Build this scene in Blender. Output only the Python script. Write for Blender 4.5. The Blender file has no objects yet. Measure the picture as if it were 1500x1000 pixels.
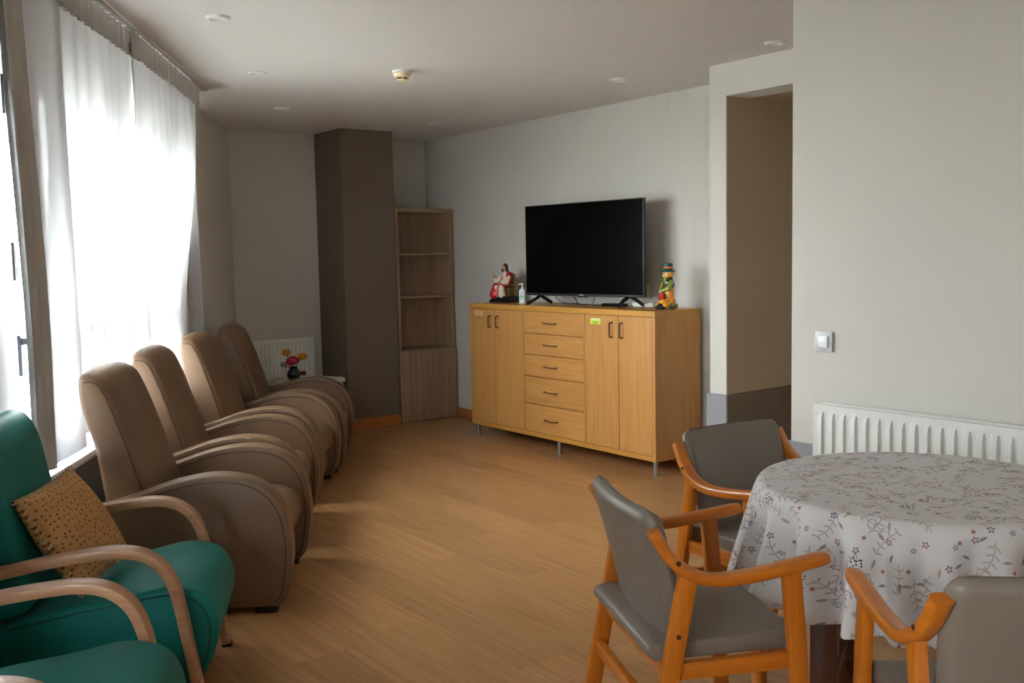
import bpy, bmesh, math, random
from mathutils import Vector, Matrix, Euler

random.seed(7)
S = bpy.context.scene
COL = S.collection
R = math.radians

# ------------------------------------------------------------------ camera
cam_d = bpy.data.cameras.new('camera'); cam = bpy.data.objects.new('camera', cam_d); COL.objects.link(cam)
CAM_H = 1.4
yaw, pitch, roll, FPX = 0.9258, -0.0863, -0.0199, 1425.7
fw = Vector((-math.sin(yaw)*math.cos(pitch), math.cos(yaw)*math.cos(pitch), math.sin(pitch)))
r0 = Vector((math.cos(yaw), math.sin(yaw), 0)); u0 = r0.cross(fw)
rt = r0*math.cos(roll) + u0*math.sin(roll); up = u0*math.cos(roll) - r0*math.sin(roll)
M = Matrix((rt, up, -fw)).transposed().to_4x4(); M.translation = Vector((0, 0, CAM_H))
cam.matrix_world = M
cam_d.sensor_width = 36; cam_d.sensor_fit = 'HORIZONTAL'; cam_d.lens = FPX/1500*36
cam_d.clip_start = 0.05
S.camera = cam

# ------------------------------------------------------------------ daylight and exposure
SKY = 21.0
w = bpy.data.worlds.new('daylight'); S.world = w; w.use_nodes = True
bg = w.node_tree.nodes['Background']; bg.inputs[0].default_value = (0.96, 0.985, 1.02, 1); bg.inputs[1].default_value = SKY
S.view_settings.view_transform = 'Standard'; S.view_settings.look = 'None'
S.view_settings.gamma = 1.0; S.view_settings.use_curve_mapping = False
S.view_settings.exposure = 1.97

# ------------------------------------------------------------------ materials
def lin(c):
    c = c/255.0
    return c/12.92 if c <= 0.04045 else ((c+0.055)/1.055)**2.4
def rgb(r, g, b): return (lin(r), lin(g), lin(b), 1)
MATS = {}
def mat(name, col, rough=0.5, spec=0.5, metal=0.0, coat=0.0, noise=0.0, nscale=20.0, bump=0.0, bscale=200.0):
    if name in MATS: return MATS[name]
    m = bpy.data.materials.new(name); m.use_nodes = True; nt = m.node_tree; p = nt.nodes['Principled BSDF']
    p.inputs['Base Color'].default_value = col; p.inputs['Roughness'].default_value = rough
    p.inputs['Specular IOR Level'].default_value = spec; p.inputs['Metallic'].default_value = metal
    p.inputs['Coat Weight'].default_value = coat; p.inputs['Coat Roughness'].default_value = 0.15
    tc = nt.nodes.new('ShaderNodeTexCoord')
    if noise:
        n = nt.nodes.new('ShaderNodeTexNoise'); n.inputs['Scale'].default_value = nscale; n.inputs['Detail'].default_value = 5
        nt.links.new(tc.outputs['Object'], n.inputs['Vector'])
        mx = nt.nodes.new('ShaderNodeMix'); mx.data_type = 'RGBA'
        mx.inputs['A'].default_value = tuple(c*(1-noise) for c in col[:3])+(1,)
        mx.inputs['B'].default_value = tuple(min(1, c*(1+noise)) for c in col[:3])+(1,)
        nt.links.new(n.outputs['Fac'], mx.inputs['Factor']); nt.links.new(mx.outputs['Result'], p.inputs['Base Color'])
    if bump:
        n2 = nt.nodes.new('ShaderNodeTexNoise'); n2.inputs['Scale'].default_value = bscale; n2.inputs['Detail'].default_value = 3
        nt.links.new(tc.outputs['Object'], n2.inputs['Vector'])
        b = nt.nodes.new('ShaderNodeBump'); b.inputs['Strength'].default_value = bump; b.inputs['Distance'].default_value = 0.002
        nt.links.new(n2.outputs['Fac'], b.inputs['Height']); nt.links.new(b.outputs['Normal'], p.inputs['Normal'])
    MATS[name] = m; return m
def wood(name, c1, c2, axis='X', rough=0.45, coat=0.0, fine=60.0, rand=0.0, spec=0.5, bands=0.0):
    """streaky grain running along the given local axis; rand varies the tone from object to object"""
    if name in MATS: return MATS[name]
    m = bpy.data.materials.new(name); m.use_nodes = True; nt = m.node_tree; p = nt.nodes['Principled BSDF']
    p.inputs['Roughness'].default_value = rough; p.inputs['Coat Weight'].default_value = coat; p.inputs['Coat Roughness'].default_value = 0.12
    p.inputs['Specular IOR Level'].default_value = spec
    N, L = nt.nodes.new, nt.links.new
    tc = N('ShaderNodeTexCoord'); oi = N('ShaderNodeObjectInfo')
    add = N('ShaderNodeVectorMath'); add.operation = 'MULTIPLY_ADD'
    comb = N('ShaderNodeCombineXYZ')
    for i in range(3): L(oi.outputs['Random'], comb.inputs[i])
    L(comb.outputs[0], add.inputs[0]); add.inputs[1].default_value = (37, 23, 11); L(tc.outputs['Object'], add.inputs[2])
    mp = N('ShaderNodeMapping'); sc = [fine, fine, fine]; sc['XYZ'.index(axis)] = fine*0.045
    mp.inputs['Scale'].default_value = sc; L(add.outputs[0], mp.inputs['Vector'])
    n = N('ShaderNodeTexNoise'); n.inputs['Scale'].default_value = 1.0; n.inputs['Detail'].default_value = 6; n.inputs['Roughness'].default_value = 0.62
    n.inputs['Distortion'].default_value = 0.6
    L(mp.outputs[0], n.inputs['Vector'])
    rp = N('ShaderNodeValToRGB'); rp.color_ramp.elements[0].position = 0.3; rp.color_ramp.elements[1].position = 0.72
    rp.color_ramp.elements[0].color = c2; rp.color_ramp.elements[1].color = c1
    L(n.outputs['Fac'], rp.inputs['Fac'])
    out = rp.outputs['Color']
    if bands:
        mp2 = N('ShaderNodeMapping'); s2 = [14, 14, 14]; s2['XYZ'.index(axis)] = 0.15
        mp2.inputs['Scale'].default_value = s2; L(add.outputs[0], mp2.inputs['Vector'])
        v = N('ShaderNodeTexVoronoi'); v.inputs['Scale'].default_value = 1.0; L(mp2.outputs[0], v.inputs['Vector'])
        sx = N('ShaderNodeSeparateColor'); L(v.outputs['Color'], sx.inputs[0])
        mr = N('ShaderNodeMapRange'); mr.inputs['To Min'].default_value = 1-bands; mr.inputs['To Max'].default_value = 1+bands
        L(sx.outputs[0], mr.inputs['Value'])
        hs = N('ShaderNodeHueSaturation'); L(out, hs.inputs['Color']); L(mr.outputs[0], hs.inputs['Value']); out = hs.outputs['Color']
    if rand:
        mr = N('ShaderNodeMapRange'); mr.inputs['To Min'].default_value = 1-rand; mr.inputs['To Max'].default_value = 1+rand
        L(oi.outputs['Random'], mr.inputs['Value'])
        hs = N('ShaderNodeHueSaturation'); L(out, hs.inputs['Color']); L(mr.outputs[0], hs.inputs['Value']); out = hs.outputs['Color']
    L(out, p.inputs['Base Color'])
    b = N('ShaderNodeBump'); b.inputs['Strength'].default_value = 0.08; b.inputs['Distance'].default_value = 0.001
    L(n.outputs['Fac'], b.inputs['Height']); L(b.outputs['Normal'], p.inputs['Normal'])
    MATS[name] = m; return m

WALL = mat('wall_paint', rgb(209, 205, 198), 0.75, 0.3, noise=0.02, nscale=3, bump=0.12, bscale=300)
TAUPE = mat('taupe_paint', rgb(116, 101, 86), 0.75, 0.3, noise=0.02, nscale=3, bump=0.12, bscale=300)
DADO = mat('dado_paint', rgb(146, 146, 150), 0.5, 0.4, noise=0.03, nscale=4)
CEIL = mat('ceiling_paint', rgb(222, 218, 214), 0.85, 0.2, noise=0.01, nscale=2)
WHITE = mat('white_enamel', rgb(226, 228, 224), 0.35, 0.5)
PVC = mat('white_pvc', rgb(222, 222, 228), 0.3, 0.5)
BLACK = mat('black_plastic', rgb(14, 14, 15), 0.4, 0.5)
RUBBER = mat('black_rubber', rgb(18, 17, 17), 0.6, 0.4)
SCREEN = mat('screen', rgb(3, 3, 3), 0.22, 0.12)
STEEL = mat('brushed_steel', rgb(170, 172, 176), 0.35, 0.5, metal=0.9)
BRONZE = mat('aged_handle', rgb(128, 98, 72), 0.35, 0.5, metal=0.45)
OAK = wood('sideboard_oak', rgb(206, 152, 88), rgb(184, 128, 66), 'Z', 0.42, 0.1, 55, 0.03)
OAKX = wood('sideboard_oak_flat', rgb(206, 152, 88), rgb(184, 128, 66), 'X', 0.42, 0.1, 55, 0.03)
OAKTOP = wood('sideboard_edge', rgb(205, 152, 72), rgb(190, 132, 56), 'X', 0.4, 0.1, 55)
SHELFW = wood('bookcase_wood', rgb(172, 142, 112), rgb(140, 110, 84), 'Z', 0.5, 0.0, 45, 0.02, bands=0.10)
FLOORW = wood('floor_oak', rgb(194, 148, 100), rgb(162, 116, 72), 'X', 0.36, 0.0, 48, 0.12)
SKIRT = wood('skirting_oak', rgb(190, 122, 62), rgb(166, 100, 46), 'X', 0.45, 0.0, 40)
BEECH = wood('orange_beech', rgb(214, 128, 34), rgb(190, 104, 22), 'Z', 0.3, 0.35, 60)
BEECHX = wood('orange_beech_flat', rgb(214, 128, 34), rgb(190, 104, 22), 'X', 0.3, 0.35, 60)
PALEW = wood('pale_bentwood', rgb(196, 150, 114), rgb(172, 124, 90), 'X', 0.4, 0.1, 60)
REDW = wood('dark_red_wood', rgb(104, 52, 24), rgb(76, 34, 14), 'Z', 0.35, 0.2, 50)
TAUPEL = mat('taupe_leather', rgb(118, 90, 65), 0.40, 0.5, noise=0.05, nscale=6, bump=0.25, bscale=420)
GREYL = mat('grey_leather', rgb(128, 118, 108), 0.42, 0.5, noise=0.04, nscale=8, bump=0.2, bscale=420)
TEAL = mat('teal_fabric', rgb(0, 116, 109), 0.6, 0.35, noise=0.05, nscale=10, bump=0.25, bscale=600)
SEAM = mat('dark_seam', rgb(60, 48, 38), 0.7, 0.2)

def glass_mat():
    m = bpy.data.materials.new('window_glass'); m.use_nodes = True; nt = m.node_tree; nt.nodes.clear()
    o = nt.nodes.new('ShaderNodeOutputMaterial'); mx = nt.nodes.new('ShaderNodeMixShader'); mx.inputs[0].default_value = 0.06
    t = nt.nodes.new('ShaderNodeBsdfTransparent'); t.inputs[0].default_value = (0.93, 0.96, 0.95, 1)
    g = nt.nodes.new('ShaderNodeBsdfGlossy'); g.inputs['Roughness'].default_value = 0.02
    nt.links.new(t.outputs[0], mx.inputs[1]); nt.links.new(g.outputs[0], mx.inputs[2]); nt.links.new(mx.outputs[0], o.inputs[0]); return m
GLASS = glass_mat()
def sheer_mat(name, t0, refl, trans, col):
    """open weave: t0 = clear share seen square on; it closes up at a slant as real voile does"""
    m = bpy.data.materials.new(name); m.use_nodes = True; nt = m.node_tree; nt.nodes.clear(); N, L = nt.nodes.new, nt.links.new
    o = N('ShaderNodeOutputMaterial'); mx = N('ShaderNodeMixShader'); ad = N('ShaderNodeAddShader')
    t = N('ShaderNodeBsdfTransparent'); d = N('ShaderNodeBsdfDiffuse'); tr = N('ShaderNodeBsdfTranslucent')
    d.inputs[0].default_value = tuple(c*refl for c in col)+(1,); tr.inputs[0].default_value = tuple(c*trans for c in col)+(1,)
    def val(op, a, b):
        q = N('ShaderNodeMath'); q.operation = op
        for i, x in enumerate((a, b)):
            if isinstance(x, (int, float)): q.inputs[i].default_value = x
            else: L(x, q.inputs[i])
        return q.outputs[0]
    g = N('ShaderNodeNewGeometry'); dp = N('ShaderNodeVectorMath'); dp.operation = 'DOT_PRODUCT'; L(g.outputs['Normal'], dp.inputs[0]); L(g.outputs['Incoming'], dp.inputs[1])
    ab = N('ShaderNodeMath'); ab.operation = 'ABSOLUTE'; L(dp.outputs['Value'], ab.inputs[0])
    inv = val('DIVIDE', 1.0, val('MAXIMUM', ab.outputs[0], 0.03))
    tc = N('ShaderNodeTexCoord'); mp = N('ShaderNodeMapping'); mp.inputs['Scale'].default_value = (110, 110, 1.2)
    n = N('ShaderNodeTexNoise'); n.inputs['Scale'].default_value = 1.0; n.inputs['Detail'].default_value = 4
    mr = N('ShaderNodeMapRange'); mr.inputs['From Min'].default_value = 0.3; mr.inputs['From Max'].default_value = 0.7
    mr.inputs['To Min'].default_value = t0*0.82; mr.inputs['To Max'].default_value = t0*1.18
    L(tc.outputs['Object'], mp.inputs[0]); L(mp.outputs[0], n.inputs['Vector']); L(n.outputs['Fac'], mr.inputs['Value'])
    tt = val('POWER', mr.outputs[0], inv)
    L(d.outputs[0], ad.inputs[0]); L(tr.outputs[0], ad.inputs[1])
    L(tt, mx.inputs[0]); L(ad.outputs[0], mx.inputs[1]); L(t.outputs[0], mx.inputs[2]); L(mx.outputs[0], o.inputs[0]); return m
SHEER = sheer_mat('sheer_voile', 0.25, 0.55, 0.045, (0.93, 0.93, 0.95))
SHEER2 = sheer_mat('dense_voile', 0.13, 0.6, 0.055, (0.92, 0.93, 0.96))
TAPE = sheer_mat('curtain_heading', 0.02, 0.6, 0.02, (0.86, 0.83, 0.79))

# ------------------------------------------------------------------ mesh helpers
def fin(name, bm, m, parent=None, smooth=40, loc=None, rz=None):
    bmesh.ops.recalc_face_normals(bm, faces=bm.faces)
    me = bpy.data.meshes.new(name); bm.to_mesh(me); bm.free()
    if m: me.materials.append(m)
    if smooth:
        me.polygons.foreach_set('use_smooth', [True]*len(me.polygons)); me.set_sharp_from_angle(angle=R(smooth))
    o = bpy.data.objects.new(name, me); COL.objects.link(o)
    if parent: o.parent = parent
    if loc is not None: o.location = loc
    if rz is not None: o.rotation_euler = (0, 0, rz)
    return o
def tag(o, label=None, cat=None, group=None, kind=None):
    if label: o['label'] = label
    if cat: o['category'] = cat
    if group: o['group'] = group
    if kind: o['kind'] = kind
    return o
def thing(name, label, cat, loc=(0, 0, 0), rz=0.0, group=None, kind=None):
    o = bpy.data.objects.new(name, None); COL.objects.link(o); o.location = loc; o.rotation_euler = (0, 0, rz)
    o.empty_display_size = 0.1
    return tag(o, label, cat, group, kind)
def copy_tree(o, parent=None):
    c = o.copy(); COL.objects.link(c); c.parent = parent
    for ch in list(o.children): copy_tree(ch, c)
    return c
def add_box(bm, x0, x1, y0, y1, z0, z1, bev=0.0, seg=2):
    t = bmesh.new()
    v = [t.verts.new((x, y, z)) for x in (x0, x1) for y in (y0, y1) for z in (z0, z1)]
    for f in ((0, 1, 3, 2), (4, 6, 7, 5), (0, 4, 5, 1), (2, 3, 7, 6), (0, 2, 6, 4), (1, 5, 7, 3)): t.faces.new([v[i] for i in f])
    if bev: bmesh.ops.bevel(t, geom=list(t.edges), offset=bev, segments=seg, affect='EDGES', profile=0.6)
    merge(bm, t)
def merge(bm, t, mtx=None):
    if mtx is not None: bmesh.ops.transform(t, matrix=mtx, verts=t.verts)
    me = bpy.data.meshes.new('tmp'); t.to_mesh(me); t.free(); bm.from_mesh(me); bpy.data.meshes.remove(me)
def box(name, dims, m, parent=None, bev=0.0, seg=2, **k):
    bm = bmesh.new(); add_box(bm, *dims, bev, seg); return fin(name, bm, m, parent, **k)
def cat_rom(pts, n=6, closed=False):
    P = [Vector(p) for p in pts]; out = []; L_ = len(P)
    rng = range(L_ if closed else L_-1)
    for i in rng:
        p1, p2 = P[i], P[(i+1) % L_]
        p0 = P[i-1] if (closed or i > 0) else p1*2-p2
        p3 = P[(i+2) % L_] if (closed or i+2 < L_) else p2*2-p1
        for k in range(n):
            t = k/n
            out.append(0.5*((2*p1)+(p2-p0)*t+(2*p0-5*p1+4*p2-p3)*t*t+(3*p1-p0-3*p2+p3)*t**3))
    if not closed: out.append(P[-1])
    return out
def add_sweep(bm, path, section, hint=Vector((0, 0, 1)), scale=None, caps=True):
    """sweep a closed 2D section along a path; section x -> side, y -> hint-ish up"""
    t = bmesh.new(); P = [Vector(p) for p in path]; rings = []
    for i, p in enumerate(P):
        d = (P[min(i+1, len(P)-1)]-P[max(i-1, 0)]).normalized()
        side = d.cross(hint)
        if side.length < 1e-4: side = d.cross(Vector((1, 0, 0)))
        side.normalize(); u = side.cross(d)
        k = scale[i] if scale else 1.0
        rings.append([t.verts.new(p+side*(a*k)+u*(b*k)) for a, b in section])
    n = len(section)
    for i in range(len(rings)-1):
        for j in range(n): t.faces.new((rings[i][j], rings[i][(j+1) % n], rings[i+1][(j+1) % n], rings[i+1][j]))
    if caps: t.faces.new(rings[0][::-1]); t.faces.new(rings[-1])
    merge(bm, t)
def circ(r, n=10, ry=None): return [(r*math.cos(2*math.pi*i/n), (ry or r)*math.sin(2*math.pi*i/n)) for i in range(n)]
def rrect(w, h, r, n=3):
    out = []
    for cx, cy, a0 in ((w/2-r, h/2-r, 0), (-w/2+r, h/2-r, 90), (-w/2+r, -h/2+r, 180), (w/2-r, -h/2+r, 270)):
        for k in range(n+1): a = R(a0+90*k/n); out.append((cx+r*math.cos(a), cy+r*math.sin(a)))
    return out
def add_tube(bm, path, r, n=8): add_sweep(bm, path, circ(r, n), Vector((0.13, 0.21, 0.97)))
def tube(name, path, r, m, parent=None, n=8):
    bm = bmesh.new(); add_tube(bm, path, r, n); return fin(name, bm, m, parent, smooth=60)
def add_prism(bm, prof, y0, y1, bev=0.0, seg=3, axis='Y', ang=35):
    """extrude an xz outline from y0 to y1 and round the rim"""
    t = bmesh.new()
    a = [t.verts.new((p[0], y0, p[1])) for p in prof]; b = [t.verts.new((p[0], y1, p[1])) for p in prof]
    n = len(prof); t.faces.new(a); t.faces.new(b[::-1])
    for i in range(n): t.faces.new((a[i], b[i], b[(i+1) % n], a[(i+1) % n]))
    bmesh.ops.recalc_face_normals(t, faces=t.faces)
    if bev:
        e = [e for e in t.edges if len(e.link_faces) == 2 and e.calc_face_angle(0) > R(ang)]
        bmesh.ops.bevel(t, geom=e, offset=bev, segments=seg, affect='EDGES', profile=0.5, clamp_overlap=True)
    merge(bm, t)
def prism(name, prof, y0, y1, m, parent=None, bev=0.0, seg=3, **k):
    bm = bmesh.new(); add_prism(bm, prof, y0, y1, bev, seg); return fin(name, bm, m, parent, **k)
def add_lathe(bm, prof, n=24, c=(0, 0, 0)):
    t = bmesh.new(); rings = []
    for r, z in prof:
        if r < 1e-5: rings.append([t.verts.new((c[0], c[1], c[2]+z))])
        else: rings.append([t.verts.new((c[0]+r*math.cos(2*math.pi*i/n), c[1]+r*math.sin(2*math.pi*i/n), c[2]+z)) for i in range(n)])
    for A, B in zip(rings, rings[1:]):
        for i in range(n):
            j = (i+1) % n
            f = [A[i % len(A)], A[j % len(A)], B[j % len(B)], B[i % len(B)]]
            f = list(dict.fromkeys(f))
            if len(f) > 2: t.faces.new(f)
    for ring in (rings[0], rings[-1]):
        if len(ring) > 2: t.faces.new(ring)
    merge(bm, t)
def lathe(name, prof, m, parent=None, n=24, c=(0, 0, 0), **k):
    bm = bmesh.new(); add_lathe(bm, prof, n, c); return fin(name, bm, m, parent, **k)
def blob(name, items, m, parent=None, voxel=0.004):
    """one continuous surface grown from balls and tapered limbs"""
    bm = bmesh.new()
    for it in items:
        if len(it) == 2:
            (c, r) = it; r = (r, r, r) if not isinstance(r, tuple) else r
            t = bmesh.new(); bmesh.ops.create_icosphere(t, subdivisions=2, radius=1)
            merge(bm, t, Matrix.Translation(c) @ Matrix.Diagonal((*r, 1)))
        else:
            a, b, ra, rb = it; a, b = Vector(a), Vector(b); n = max(3, int((b-a).length/(min(ra, rb)*0.5)))
            for k in range(n+1):
                f = k/n; rr = ra+(rb-ra)*f
                t = bmesh.new(); bmesh.ops.create_icosphere(t, subdivisions=2, radius=rr); merge(bm, t, Matrix.Translation(a.lerp(b, f)))
    o = fin(name, bm, m, parent, smooth=180)
    md = o.modifiers.new('remesh', 'REMESH'); md.mode = 'VOXEL'; md.voxel_size = voxel; md.use_smooth_shade = True
    sm = o.modifiers.new('smooth', 'SMOOTH'); sm.factor = 0.5; sm.iterations = 3
    return o

# ------------------------------------------------------------------ room shell
CZ = 2.46
XE, YT, YPF, XPF, XOP, YR, XRC = -7.62, 4.78, 4.33, -3.83, -3.71, 3.47, -2.61
XN = 3.2                                   # wall behind the viewer
WA = R(31); WN = Vector((math.sin(WA), math.cos(WA), 0)); WT = Vector((-math.cos(WA), math.sin(WA), 0)); WD = -1.3994
WO = WN*WD                                 # window wall frame: local x = -s, local y = into room
WRZ = -WA
def wpt(s, d, z=0): return WT*s + WN*(WD+d) + Vector((0, 0, z))
sA = 8.049; A = wpt(sA, 0); A.x = XE
sN = (XN-WO.x)/WT.x; Bp = wpt(sN, 0)
poly = [(XE, A.y), (Bp.x, Bp.y), (XN, YR), (XRC, YR), (XRC, 6.6), (XOP, 6.6), (XOP, YPF), (XPF, YPF), (XPF, YT), (XE, YT)]
def slab(name, pl, z0, z1, m):
    bm = bmesh.new(); a = [bm.verts.new((x, y, z0)) for x, y in pl]; b = [bm.verts.new((x, y, z1)) for x, y in pl]
    bm.faces.new(a); bm.faces.new(b[::-1]); n = len(pl)
    for i in range(n): bm.faces.new((a[i], a[(i+1) % n], b[(i+1) % n], b[i]))
    return fin(name, bm, m, smooth=0)
floor = tag(slab('floor', poly, -0.14, -0.0125, FLOORW), 'oak plank floor running the length of the room', 'floor', kind='structure')
ceil_poly = poly[:3]+[(XRC, YR), (XRC, YPF), (XPF, YPF), (XPF, YT), (XE, YT)]
tag(slab('ceiling', ceil_poly, CZ, CZ+0.14, CEIL), 'plain off white ceiling with recessed downlights', 'ceiling', kind='structure')
# planks, clipped to the room outline
def clip(pg, a, b, c):                     # keep a*x+b*y<=c
    out = []
    for i in range(len(pg)):
        p, q = pg[i], pg[(i+1) % len(pg)]; fp, fq = a*p[0]+b*p[1]-c, a*q[0]+b*q[1]-c
        if fp <= 0: out.append(p)
        if (fp < 0 < fq) or (fq < 0 < fp): t = fp/(fp-fq); out.append((p[0]+(q[0]-p[0])*t, p[1]+(q[1]-p[1])*t))
    return out
PW, PL, GAP = 0.19, 1.28, 0.0003
def plank_mesh(pg):
    bm = bmesh.new(); a = [bm.verts.new((x, y, -0.012)) for x, y in pg]; b = [bm.verts.new((x, y, 0)) for x, y in pg]
    f = bm.faces.new(b); bm.faces.new(a[::-1]); n = len(pg)
    for i in range(n): bm.faces.new((a[i], a[(i+1) % n], b[(i+1) % n], b[i]))
    bmesh.ops.recalc_face_normals(bm, faces=bm.faces)
    top = [e for e in bm.edges if all(abs(v.co.z) < 1e-6 for v in e.verts)]
    bmesh.ops.bevel(bm, geom=top, offset=0.0002, segments=1, affect='EDGES')
    me = bpy.data.meshes.new('plank'); bm.to_mesh(me); bm.free(); me.materials.append(FLOORW); return me
full_plank = plank_mesh([(GAP-PL/2, GAP-PW/2), (PL/2-GAP, GAP-PW/2), (PL/2-GAP, PW/2-GAP), (GAP-PL/2, PW/2-GAP)])
row, y = 0, YT-26*PW
while y < YT+1.9:
    off = (row*0.47 % 1)*PL + random.uniform(-.1, .1); x = XE-PL+off-0.2
    while x < min(XN, 0.9):
        x0, x1, y0, y1 = x+GAP, x+PL-GAP, y+GAP, y+PW-GAP; x += PL
        pg = [(x0, y0), (x1, y0), (x1, y1), (x0, y1)]
        c0 = ((x0+x1)/2, (y0+y1)/2)
        # room regions: main part, strip to the TV wall, strip in front of the lintel, passage
        ymax = YT if c0[0] < XPF-0.3 else (YPF if c0[0] < XRC-0.3 else YR)
        parts = []
        q = clip(clip(clip(pg, -WN.x, -WN.y, -WD), 1, 0, XN), -1, 0, -XE)
        if q: parts.append(clip(q, 0, 1, YR))
        q2 = clip(q, 0, -1, -YR) if q else []
        if q2: q2 = clip(clip(q2, 1, 0, XRC), 0, 1, YPF)
        if q2: parts.append(q2)
        q3 = clip(q, 0, -1, -YPF) if q else []
        if q3:
            parts.append(clip(clip(q3, 1, 0, XPF), 0, 1, YT))
            parts.append(clip(clip(clip(q3, -1, 0, -XOP), 1, 0, XRC), 0, 1, 6.6))
        for k in parts:
            if len(k) < 3: continue
            ar = abs(sum(k[i][0]*k[(i+1) % len(k)][1]-k[(i+1) % len(k)][0]*k[i][1] for i in range(len(k))))/2
            if ar < 0.002: continue
            clean = [p for i, p in enumerate(k) if (Vector(p)-Vector(k[i-1])).length > 1e-4]
            me = full_plank if ar > PL*PW*0.97 and len(parts) >= 1 and ar > (x1-x0)*(y1-y0)*0.9999 else plank_mesh([(p[0]-c0[0], p[1]-c0[1]) for p in clean])
            o = bpy.data.objects.new('plank', me); COL.objects.link(o); o.location = (c0[0], c0[1], 0); o.parent = floor
    y += PW; row += 1

T = 0.16
def wall(name, dims, m, label):
    return tag(box(name, dims, m, smooth=0), label, 'wall', kind='structure')
Z0, Z1 = -0.14, CZ+0.14
wall('wall_end', (XE-T, XE, A.y-0.3, YT+T, Z0, Z1), WALL, 'grey end wall behind the far radiator and the bookcase')
wall('wall_back', (XE, XPF, YT, YT+T, Z0, Z1), WALL, 'light grey wall behind the television and sideboard')
wall('wall_column', (XE, -7.15, 3.69, 4.172, 0.0, CZ), TAUPE, 'dark taupe column in the far corner beside the bookcase')
bm = bmesh.new()
add_box(bm, XPF, XOP, YPF, YT+T, 0, CZ); add_box(bm, XOP, XRC, YPF, YPF+0.2, 2.28, CZ)
tag(fin('wall_pier', bm, WALL, smooth=0), 'light grey pier and lintel framing the passage opening', 'wall', kind='structure')
bm = bmesh.new()
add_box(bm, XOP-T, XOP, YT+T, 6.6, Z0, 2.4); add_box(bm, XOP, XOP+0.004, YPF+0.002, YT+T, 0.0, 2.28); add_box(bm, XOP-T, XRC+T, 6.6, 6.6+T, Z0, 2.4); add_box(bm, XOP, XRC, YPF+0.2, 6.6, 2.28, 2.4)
tag(fin('wall_passage', bm, mat('passage_wall_shaded', rgb(190, 168, 142), 0.75, 0.3), smooth=0), 'shaded wall inside the passage beyond the opening', 'wall', kind='structure')  # the passage's warm shade is mixed into this wall colour
bm = bmesh.new(); add_box(bm, XRC, XN+T, YR, YR+T, Z0, Z1); add_box(bm, XRC, XRC+T, YR+T, 6.6, Z0, Z1)
tag(fin('wall_right', bm, WALL, smooth=0), 'pale grey wall with the light switch and long radiator', 'wall', kind='structure')
wall('wall_front', (XN, XN+T, Bp.y-0.4, YR, Z0, Z1), WALL, 'plain grey wall behind the viewer')

# dado panels and skirtings
DZ = 0.585
def trim(name, dims, m, label, cat='wainscot', bev=0.003): return tag(box(name, dims, m, bev=bev, seg=1), label, cat, kind='structure')
bm = bmesh.new(); add_box(bm, XPF-0.018, XOP+0.014, YPF-0.014, YPF, 0, DZ, 0.004, 1); add_box(bm, XPF-0.018, XPF, YPF, YT, 0, DZ, 0.002, 1)
tag(fin('trim_1', bm, DADO), 'smooth grey dado wrapped round the pier', 'wainscot', kind='structure')
trim('trim_2', (XOP, XOP+0.014, YPF, 6.6, 0, DZ), mat('passage_dado_shaded', rgb(126, 110, 92), 0.5, 0.4), 'grey dado along the shaded passage wall')  # browner and darker than the pier dado: passage shade put into the colour
trim('trim_3', (XRC-0.016, XN, YR-0.014, YR, 0, DZ), DADO, 'grey dado behind the long white radiator')
bm = bmesh.new(); add_box(bm, XPF-3.79, XPF-0.018, YT-0.014, YT, 0, 0.08, 0.003, 1)
tag(fin('baseboard_back', bm, SKIRT), 'orange oak skirting along the television wall', 'skirting', kind='structure')
bm = bmesh.new(); add_box(bm, -7.15, -7.136, 3.676, 4.172, 0, 0.09, 0.003, 1); add_box(bm, XE, -7.136, 3.676, 3.69, 0, 0.09, 0.003, 1)
tag(fin('baseboard_column', bm, SKIRT), 'orange oak skirting round the taupe column', 'skirting', kind='structure')
bm = bmesh.new(); add_box(bm, XE, XE+0.014, A.y, 3.676, 0, 0.09, 0.003, 1)
tag(fin('baseboard_end', bm, SKIRT), 'oak skirting under the far radiator', 'skirting', kind='structure')

# window wall with two openings (local x = -s)
ZS, ZT = 0.632, 2.22
OP1, OP2 = (3.635, 6.13), (-1.9, 0.5)  # second opening is unseen, put there to light the table side
WTK = 0.26
bm = bmesh.new()
def seg(s0, s1, z0, z1): add_box(bm, -s1, -s0, -WTK, 0, z0, z1)
seg(OP1[1], sA+0.15, Z0, Z1); seg(OP2[1], OP1[0], Z0, Z1); seg(sN-0.1, OP2[0], Z0, Z1)
for a, b in (OP1, OP2): seg(a, b, Z0, ZS-0.03); seg(a, b, ZT, Z1)
tag(fin('wall_left', bm, WALL, smooth=0, loc=WO, rz=WRZ), 'window wall behind the curtains and recliners', 'wall', kind='structure')
bm = bmesh.new(); add_box(bm, -(sA-0.02), -(sN+0.02), 0, 0.014, 0, ZS-0.03, 0.002, 1)
tag(fin('trim_4', bm, DADO, loc=WO, rz=WRZ), 'grey dado under the window sill', 'wainscot', kind='structure')
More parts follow.
